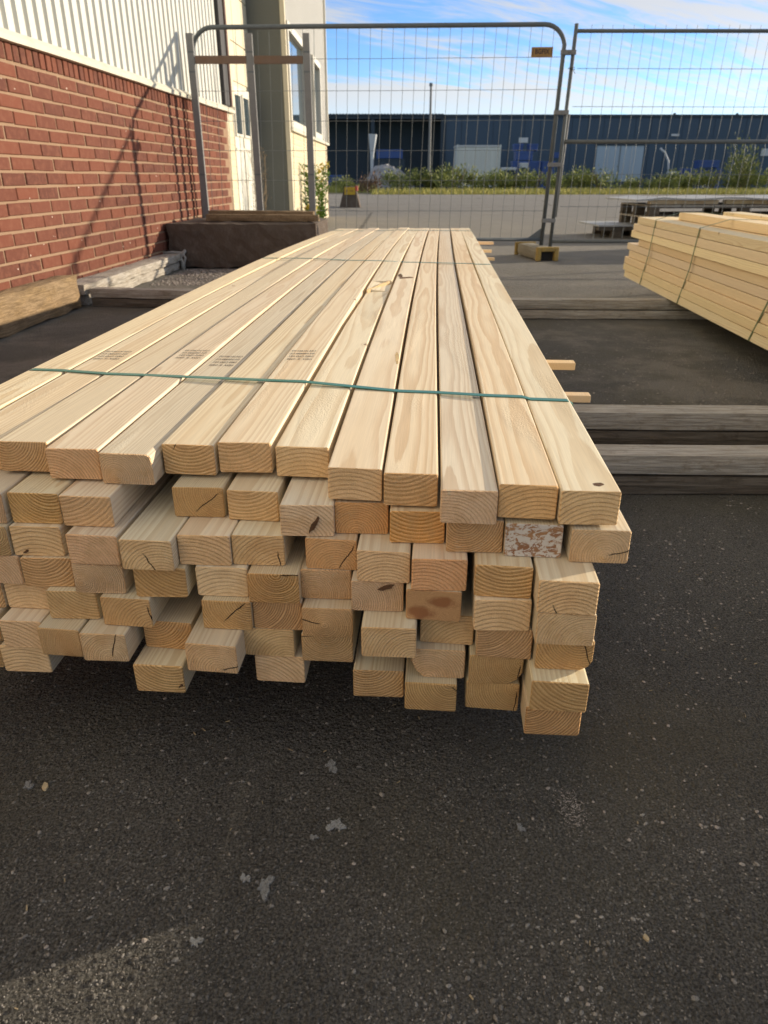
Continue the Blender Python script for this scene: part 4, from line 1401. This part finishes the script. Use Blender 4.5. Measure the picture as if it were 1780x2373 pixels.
SHM = [shrub_mesh(s, [M_LEAF1, M_LEAF2], 1500, 9, .95, .95) for s in (1, 2, 3)]
SHT = shrub_mesh(9, [M_LEAF1, M_LEAF2], 1500, 8, 1.9, .55)
RED = shrub_mesh(12, [M_REDBUSH, M_DRY], 500, 5, .7, .45)
stem_m = MB(); rr = random.Random(2)
for k in range(7):
    a = rr.uniform(0, 6.28); s = rr.uniform(.2, .6)
    stem_m.tube([(0, 0, 0), (math.cos(a) * s * .5, math.sin(a) * s * .5, .5), (math.cos(a) * s, math.sin(a) * s, .95)], [.02, .014, .006], 5)
stem_me = bpy.data.meshes.new('stems'); stem_me.from_pydata(stem_m.v, [], stem_m.f); stem_me.materials.append(M_DRY)
SH_LAB = ['low shrub nearest the brick building corner, before the dark shed bay', 'shrub just left of the reddish dry bush', 'dark shrub at the foot of the thin mast, left side',
          'dark green shrub at the foot of the thin mast, right side', 'shrub in front of the pale container\'s left half', 'shrub in front of the pale container\'s right half',
          'yellow-green shrub before the blue crate stack', 'shrub at the right end of the blue crate stack', 'shrub seen through the fence joint',
          'bright shrub left of the pale blue door', 'low shrub before the pale blue door', 'shrub right of the pale blue door',
          'broad dark shrub right of the curved pipe', 'dark shrub left of the tall pale shrub', 'shrub in front of the low crates at the far right', 'shrub at the right edge of the photo']
SX = [(-4.0, .7), (-2.2, .75), (1.0, 1.0), (2.6, 1.05), (3.9, 1.25), (5.6, .9), (7.2, 1.0), (8.4, 1.05), (9.9, .85), (11.9, 1.1), (14.0, .75), (15.4, .8), (17.0, 1.0), (18.4, 1.05), (20.2, .95), (22.5, 1.0)]
for k, ((x, s), lb) in enumerate(zip(SX, SH_LAB)):
    e = empty('shrub', (x, 44.0 + R.uniform(-.6, .6), 0), R.uniform(0, 6.28))
    tag(e, lb, 'shrub', 'shrubs beyond the yard')
    sc = s * 1.05
    f_ = link('foliage', SHM[k % 3], e); f_.scale = (sc * 1.2, sc * 1.15, sc * .80)
    f_ = link('stems', stem_me, e); f_.scale = (sc, sc, sc)
e = empty('shrub', (19.6, 43.4, 0)); tag(e, 'tall pale green shrub rising above the others at far right', 'shrub', 'shrubs beyond the yard')
link('foliage', SHT, e); f_ = link('stems', stem_me, e); f_.scale = (1, 1, 1.6)
e = empty('shrub', (-.55, 40.0, 0)); tag(e, 'small reddish dry bush at the left end of the grass strip', 'shrub', 'shrubs beyond the yard')
link('foliage', RED, e); f_ = link('stems', stem_me, e); f_.scale = (.6, .6, .6)
# grass strip
rr = random.Random(44)
m = MB()
for _ in range(15000):
    x = rr.uniform(-.6, 34); y = 38.2 + abs(rr.gauss(0, 1)) * 2.4
    if y > 47:
        continue
    h_ = rr.uniform(.10, .34) * (1.0 if y > 39 else .6); a = rr.uniform(0, 6.28); w = rr.uniform(.015, .04)
    dx, dy = math.cos(a) * w, math.sin(a) * w
    m.add([(x - dx, y - dy, 0), (x + dx, y + dy, 0), (x + rr.uniform(-.08, .08), y + rr.uniform(-.08, .08), h_)], [(0, 1, 2)], 0 if rr.random() < .75 else 1)
for _ in range(2200):
    x = rr.uniform(-8, -.4); y = rr.uniform(42.5, 47); h_ = rr.uniform(.15, .5); a = rr.uniform(0, 6.28); w = .03
    dx, dy = math.cos(a) * w, math.sin(a) * w
    m.add([(x - dx, y - dy, 0), (x + dx, y + dy, 0), (x + rr.uniform(-.08, .08), y, h_)], [(0, 1, 2)], 1)
tag(m.build('grass', [M_GRASS, M_LEAF2]), 'dry yellow grass strip along the far side of the yard', 'grass', kind='stuff')
m = MB(); m.add([(-60, 39.5, .004), (90, 39.5, .004), (90, 64, .004), (-60, 64, .004)], [(0, 1, 2, 3)])
tag(m.build('ground_verge', plain('verge_soil', (0.115, 0.105, 0.05), .95, var=.35, scale=.8)), kind='structure')

# ------------------------------------------------------------------ blue shed and what stands before it
wh = empty('warehouse', (0, 62, 0))
tag(wh, 'long low dark blue warehouse across the far side of the yard', 'warehouse')
m = MB(); m.box(4.6, 60, 0, 30, 0, 5.02); m.build('front_block', M_NAVY, wh)
x = 4.7
while x < 36:
    m = MB(); m.box(x + .015, x + 1.185, -.05, -.004, .3, 4.86); m.build('wall_panel', M_NAVY, wh)
    x += 1.2
m = MB(); m.box(4.5, 60, -.14, -.03, 4.87, 5.05); m.build('eaves_trim', M_NAVYD, wh)
m = MB(); m.box(-40, 4.6, 3.2, 30, 0, 4.9); m.build('bay_wall', M_NAVYD, wh)
m = MB(); m.box(-40, 4.5, -.3, 3.1, 4.75, 5.06); m.build('canopy', M_NAVYD, wh)
corr = MB(); xx = -12.0
while xx < 4.4:
    corr.box(xx, xx + .12, -.42, -.3, 4.93, 5.09); xx += .24
corr.build('canopy_ribs', M_NAVYD, wh)
for xx in (-9.5, -.85, 4.45):
    m = MB(); m.box(xx - .14, xx + .14, -.25, .05, 0, 4.75); m.build('column', M_NAVYD, wh)
for (x0, x1, z0, z1, mt, nm) in ((16.35, 19.95, .45, 2.95, M_LBLUE, 'loading_door'), (29.0, 29.7, 2.25, 2.75, M_PALE, 'sign'), (10.3, 11.0, 3.15, 3.5, M_PALE, 'vent'), (21.9, 22.5, 3.6, 3.75, M_PALE, 'lamp'), (13.1, 13.9, 2.1, 2.5, M_BLUE, 'vent')):
    m = MB(); m.box(x0, x1, -.12, -.055, z0, z1); dd = m.build(nm, mt, wh)
    if nm == 'loading_door':
        for q in range(1, 4):
            xk = x0 + (x1 - x0) * q / 4
            m = MB(); m.box(xk - .03, xk + .03, -.15, -.121, z0, z1); m.build('door_seam', M_GALVD if q == 2 else M_PALE, dd)
        m = MB(); m.box(x0 - .12, x1 + .12, -.17, -.12, z1, z1 + .16); m.build('door_header', M_NAVYD, dd)
for xx in (22.3, 27.1):
    m = MB(); m.tube([(xx, 1, 5.0), (xx, 1, 5.22)], .1, 8); m.build('roof_vent', M_NAVYD, wh)
# white post in the bay
m = MB(); m.tube([(0, 0, 0), (0, 0, .75), (.01, 0, 2.2), (.08, 0, 3.5)], [.10, .10, .13, .30], 8)
tag(m.build('white_chute', M_PALE, None, (-.86, 57.0, 0)), 'pale upright chute standing in the dark shed bay', 'chute')


def heap(name, label, cat, loc, rx, ry, h_, seed, mat, n=60):
    rr = random.Random(seed)
    e = empty(name, loc); tag(e, label, cat)
    bm = bmesh.new(); bmesh.ops.create_icosphere(bm, subdivisions=4, radius=1)
    for v in bm.verts:
        d_ = v.co.normalized()
        q = 1 + .12 * math.sin(d_.x * 4 + seed) * math.cos(d_.y * 5) + rr.uniform(-.06, .06)
        v.co = Vector((d_.x * rx * q, d_.y * ry * q, max(-.05, d_.z) * h_ * q))
    me = bpy.data.meshes.new('mound'); bm.to_mesh(me); bm.free(); me.materials.append(mat)
    link('mound', me, e)
    ch = MB()
    for _ in range(n):
        a = rr.uniform(0, 6.28); s = rr.uniform(0, 1)
        p = Vector((math.cos(a) * rx * s, -abs(math.sin(a)) * ry * s, h_ * (1 - s) ** .8))
        z_ = rr.uniform(.08, .28)
        ch.box(-z_, z_, -z_ * .6, z_ * .6, -z_ * .3, z_ * .3, M=Matrix.Translation(p) @ Matrix.Rotation(rr.uniform(0, 6), 4, 'Z') @ Matrix.Rotation(rr.uniform(-1, 1), 4, 'X'))
    o = ch.build('chunks', mat, e); tag(o, kind='stuff')
    return e


heap('rubble_heap', 'pale grey rubble heap in front of the dark shed bay', 'rubble heap', (.25, 56.0, 0), 1.7, 1.3, 1.45, 3, M_RUBBLE, 160)
ct = empty('container', (6.5, 55.0, 0)); tag(ct, 'pale grey container in front of the blue warehouse', 'container')
m = MB(); m.box(-1.5, 1.45, 0, 2.4, .15, 2.62); m.build('body', M_CONT, ct, bevel=.02)
for q in range(9):
    xx = -1.42 + q * .32
    m = MB(); m.box(xx, xx + .16, -.03, -.002, .3, 2.45); m.build('rib', M_CONT, ct)
for xx in (-1.53, 1.40):
    m = MB(); m.box(xx, xx + .08, -.05, -.031, .15, 2.78); m.build('corner_post', M_CONT, ct)
m = MB(); m.box(-1.55, 1.5, -.04, 2.42, 2.63, 2.74); m.build('roof_rim', M_PALE, ct)
cr_k = 0
for (x, y, z, w, h_, mt, lb) in ((9.2, 55, 0, 1.1, .9, M_BLUE, 'bottom left blue crate in the stack by the container'), (10.35, 55, 0, 1.1, .9, M_BLUE, 'bottom right blue crate in the stack by the container'),
                                 (9.35, 55, .91, 1.0, .85, M_BLUE, 'middle left blue crate in the stack by the container'), (10.4, 55, .91, .95, .85, M_BLUE, 'middle right blue crate in the stack by the container'),
                                 (9.6, 55, 1.77, 1.15, .6, M_BLUE, 'upper blue crate on the stack by the container'), (9.3, 55.6, 2.40, .6, .45, M_BLUE, 'small blue crate on top left of the stack'),
                                 (10.3, 55.6, 2.40, .6, .45, M_BLUE, 'small blue crate on top right of the stack'), (11.25, 54.6, 0, .85, 1.75, M_BLUE, 'tall violet-blue bin right of the crate stack'),
                                 (8.55, 54.5, 1.15, .95, .22, M_PALE, 'white sheet bundle on the dark crate beside the container'), (8.5, 54.6, 0, .9, 1.14, M_NAVYD, 'dark crate between container and blue crates'),
                                 (9.55, 54.4, 1.30, .5, .35, M_PALE, 'white bag before the blue crates'), (22.0, 55, 0, 2.6, 1.3, M_BLUE, 'low blue crate row at far right behind the dark shrub'),
                                 (22.2, 54.6, 1.31, 1.4, .5, M_BLUE, 'dark blue crate on the low crate row at far right'), (19.6, 54.8, 0, 1.4, .8, M_NAVYD, 'dark crate right of the pale blue door'),
                                 (19.9, 54.4, .81, .5, .3, M_PALE, 'white tub on the dark crate right of the door'), (.4, 58.0, 1.95, 1.9, .62, M_BLUE, 'blue skip behind the rubble heap'),
                                 (-4.0, 57, 0, 2.2, .9, M_BLUE, 'dark blue crate deep in the shed bay at left'), (.4, 58.0, 0, 2.2, 1.94, M_NAVYD, 'dark skip base behind the rubble heap')):
    e = empty('crate', (x, y, z)); tag(e, lb, 'crate', 'crates and bins before the warehouse')
    m = MB(); m.box(-w / 2, w / 2, 0, .9, .05, h_); m.build('body', mt, e, bevel=.02)
    m = MB(); m.box(-w / 2 - .03, w / 2 + .03, -.03, .93, h_ - .10, h_ - .02); m.build('rim', mt, e)
    m = MB(); m.box(-w / 2, -w / 2 + .12, .02, .88, .004, .05); m.box(w / 2 - .12, w / 2, .02, .88, .004, .05); m.build('runner', mt, e)
m = MB(); m.tube([(0, 0, 0), (.05, 0, 1.2), (-.05, 0, 1.8), (-.4, 0, 2.35), (-.75, 0, 2.6)], .07, 7)
tag(m.build('curved_pipe', M_PALE, None, (20.1, 56.5, 0), smooth=True), 'pale pipe curving over to the left of the dark shrub', 'pipe')
ms = empty('mast', (2.6, 46.0, 0)); tag(ms, 'thin grey mast rising above the warehouse roof', 'mast')
m = MB(); m.tube([(0, 0, 0), (0, 0, 5.35)], [.085, .06], 8); m.build('pole', M_GALV, ms)
m = MB(); m.tube([(0, 0, 5.33), (0, 0, 5.48)], [.11, .09], 8); m.build('cap', M_GALVD, ms)

# ------------------------------------------------------------------ stones set in the near asphalt
def stonemat():
    m, b, bs = new_mat('asphalt_stone')
    gi = b.n('ShaderNodeNewGeometry').outputs['Random Per Island']
    w = b.n('ShaderNodeTexWhiteNoise', noise_dimensions='1D')
    b.set(w.inputs['W'], b.m('MULTIPLY', gi, 531.0))
    r = b.n('ShaderNodeSeparateXYZ', {0: w.outputs['Color']})
    k = b.m('POWER', r.outputs[0], 2.6)
    c = b.mix(k, (0.060, 0.056, 0.050), b.mix(r.outputs[1], (0.38, 0.37, 0.35), (0.50, 0.44, 0.37)))
    co = b.n('ShaderNodeTexCoord').outputs['Object']
    c = b.mix(b.ss(b.noise(co, 900.0, 3.0), 0.4, 0.7, 0.0, 0.5), c, (0.06, 0.055, 0.048))
    c = b.mix(b.ss(b.noise(co, 1.7, 5.0, 0.7), 0.58, 0.40, 0.0, 0.6), c, (0.058, 0.054, 0.049))
    c = b.mix(b.ss(b.noise(co, 1.3, 4.0), 0.46, 0.66, 0.0, 0.45), c, (0.16, 0.14, 0.09))
    b.set(bs.inputs['Base Color'], c)
    bs.inputs['Roughness'].default_value = 0.9
    bs.inputs['Specular IOR Level'].default_value = 0.25
    return m


rr = random.Random(17)
bm = bmesh.new(); bmesh.ops.create_icosphere(bm, subdivisions=1, radius=1); bm.verts.ensure_lookup_table()
hv = [tuple(v.co) for v in bm.verts]
hf = [tuple(v.index for v in f.verts) for f in bm.faces if sum(v.co.z for v in f.verts) > -.6]
bm.free()
m = MB()
cnt = 0
while cnt < 64000:
    y = .38 + 1.75 * rr.random() ** 1.7
    half = .20 + .50 * y
    x = rr.uniform(-half, half)
    dn = .72 + .28 * math.sin(x * 9 + 3 * math.sin(y * 5)) * math.sin(y * 7 + 2 * math.cos(x * 6))
    if rr.random() > dn:
        continue
    s_ = .0006 + .0009 * rr.random() + (.0022 * rr.random() if rr.random() < .10 else 0)
    a0 = rr.uniform(0, 6.28); ca_, sa_ = math.cos(a0), math.sin(a0)
    kx_, ky_ = rr.uniform(.8, 1.5), rr.uniform(.6, 1.0)
    zz = rr.uniform(-.25, .25) * s_
    q = []
    for (a, c, d_) in hv:
        a *= kx_ * s_ * rr.uniform(.85, 1.15); c *= ky_ * s_ * rr.uniform(.85, 1.15)
        q.append((x + a * ca_ - c * sa_, y + a * sa_ + c * ca_, max(-.0006, d_ * s_ * .75 + zz)))
    m.add(q, hf)
    cnt += 1
tag(m.build('asphalt_stones', stonemat()), 'fine stones set in the surface of the near asphalt', 'asphalt stones', kind='stuff')

# ------------------------------------------------------------------ small things on the asphalt
rr = random.Random(91)
ico = []
bm = bmesh.new(); bmesh.ops.create_icosphere(bm, subdivisions=1, radius=1); bm.verts.ensure_lookup_table()
iv = [tuple(v.co) for v in bm.verts]; iff = [tuple(v.index for v in f.verts) for f in bm.faces]; bm.free()
m = MB()


def peb(m, x, y, s, rr):
    q = [(a * s * rr.uniform(.75, 1.25), c * s * rr.uniform(.6, 1.1), max(-.1, d_) * s * .55) for a, c, d_ in iv]
    a0 = rr.uniform(0, 6.28); ca_, sa_ = math.cos(a0), math.sin(a0)
    m.add([(x + p[0] * ca_ - p[1] * sa_, y + p[0] * sa_ + p[1] * ca_, p[2] + .0005) for p in q], iff)


clus = [(rr.uniform(.40, .95), rr.uniform(.65, 1.45), rr.uniform(.03, .10)) for _ in range(9)]
for _ in range(360):
    cx_, cy_, cs = clus[rr.randrange(9)]
    x, y = rr.gauss(cx_, cs), rr.gauss(cy_, cs * 1.3)
    peb(m, x, y, min(.0042, abs(rr.gauss(.0012, .0010)) + .0008), rr)
for _ in range(300):        # a little drift of sawdust
    peb(m, rr.gauss(.255, .010), rr.gauss(.715, .022), rr.uniform(.0005, .0013), rr)
for _ in range(260):
    peb(m, rr.uniform(-.9, 1.0), rr.uniform(.40, 1.5), abs(rr.gauss(.0012, .0008)) + .0008, rr)
for _ in range(1500):
    x = rr.uniform(-1.85, -.9); y = rr.uniform(5.9, 7.0)
    peb(m, x, y, rr.uniform(.004, .013), rr)
for _ in range(650):
    peb(m, rr.gauss(1.1, .4), rr.gauss(3.2, .6), rr.uniform(.0015, .006), rr)
for _ in range(260):
    peb(m, rr.uniform(.4, 1.3), rr.uniform(1.5, 2.6), rr.uniform(.001, .004), rr)
for _ in range(700):
    peb(m, rr.uniform(.7, 2.4), rr.uniform(4.8, 6.9), rr.uniform(.003, .009), rr)
tag(m.build('gravel', M_PEB), 'loose pale gravel and grit scattered on the asphalt', 'gravel', kind='stuff')
m = MB()
for _ in range(70):
    x = rr.uniform(-.5, .75); y = rr.uniform(.42, 1.5); a = rr.uniform(0, 6.28); l_ = rr.uniform(.0012, .0045); w = rr.uniform(.0004, .0009)
    M_ = Matrix.Translation((x, y, .001)) @ Matrix.Rotation(a, 4, 'Z')
    m.box(-l_, l_, -w, w, 0, .0012, M=M_)
tag(m.build('wood_shavings', M_CHIP), 'tiny pale wood shavings strewn over the asphalt', 'wood shavings', kind='stuff')


def splash(x, y, s, seed, label):
    r2 = random.Random(seed)
    m = MB(); n = 40; pts = []
    ph = [r2.uniform(0, 6.28) for _ in range(6)]
    for k in range(n):
        a = 6.283 * k / n
        q = s * (.62 + .20 * math.sin(2 * a + ph[0]) + .16 * math.sin(3 * a + ph[1]) + .12 * math.sin(5 * a + ph[2]) + .08 * math.sin(9 * a + ph[3]) + r2.uniform(-.06, .06))
        pts.append((q * math.cos(a), q * 1.2 * math.sin(a)))
    m.add([(a, c, .0016) for a, c in pts] + [(a * 1.08, c * 1.08, .0) for a, c in pts], [tuple(range(n))] + [(k, n + k, n + (k + 1) % n, (k + 1) % n) for k in range(n)])
    o = m.build('splash_stain', M_DROP, None, (x, y, .0006))
    tag(o, label, 'stain', 'pale splashes on the asphalt')


for k, (x, y, s, lb) in enumerate(((-0.063, 0.687, .013, 'largest pale splash, in the middle of the asphalt foreground'), (-0.091, 0.667, .006, 'small pale splash left of the largest one'), (-0.076, 0.792, .012, 'pale splash just below the pack\'s shadow'),
                                   (-0.143, 0.596, .014, 'star-shaped pale splash near the sunlit corner'), (-0.169, 0.607, .008, 'small pale splash beside the star-shaped one'), (-0.210, 0.527, .008, 'pale splash at the edge of the sunlit corner'),
                                   (-0.499, 0.755, .009, 'pale splash at the left edge beside a leaf'), (0.179, 0.682, .007, 'faint pale splash right of the middle'))):
    splash(x, y, s, k + 3, lb)
for k, (x, y, s, lb) in enumerate(((-0.474, 0.753, .007, 'small tan leaf by the splash at the left edge'), (0.294, 0.531, .0045, 'curled pale wood chip on the asphalt at lower right'))):
    o = flat_blob('leaf' if k == 0 else ('wood_chip' if k == 1 else 'sawdust_patch'), M_CHIP, None, 0, 0, .0, s * .55, s, 60 + k, .5, thick=.002)
    o.location = (x, y, .001)
    tag(o, lb, 'leaf' if k == 0 else ('wood chip' if k == 1 else 'sawdust'))
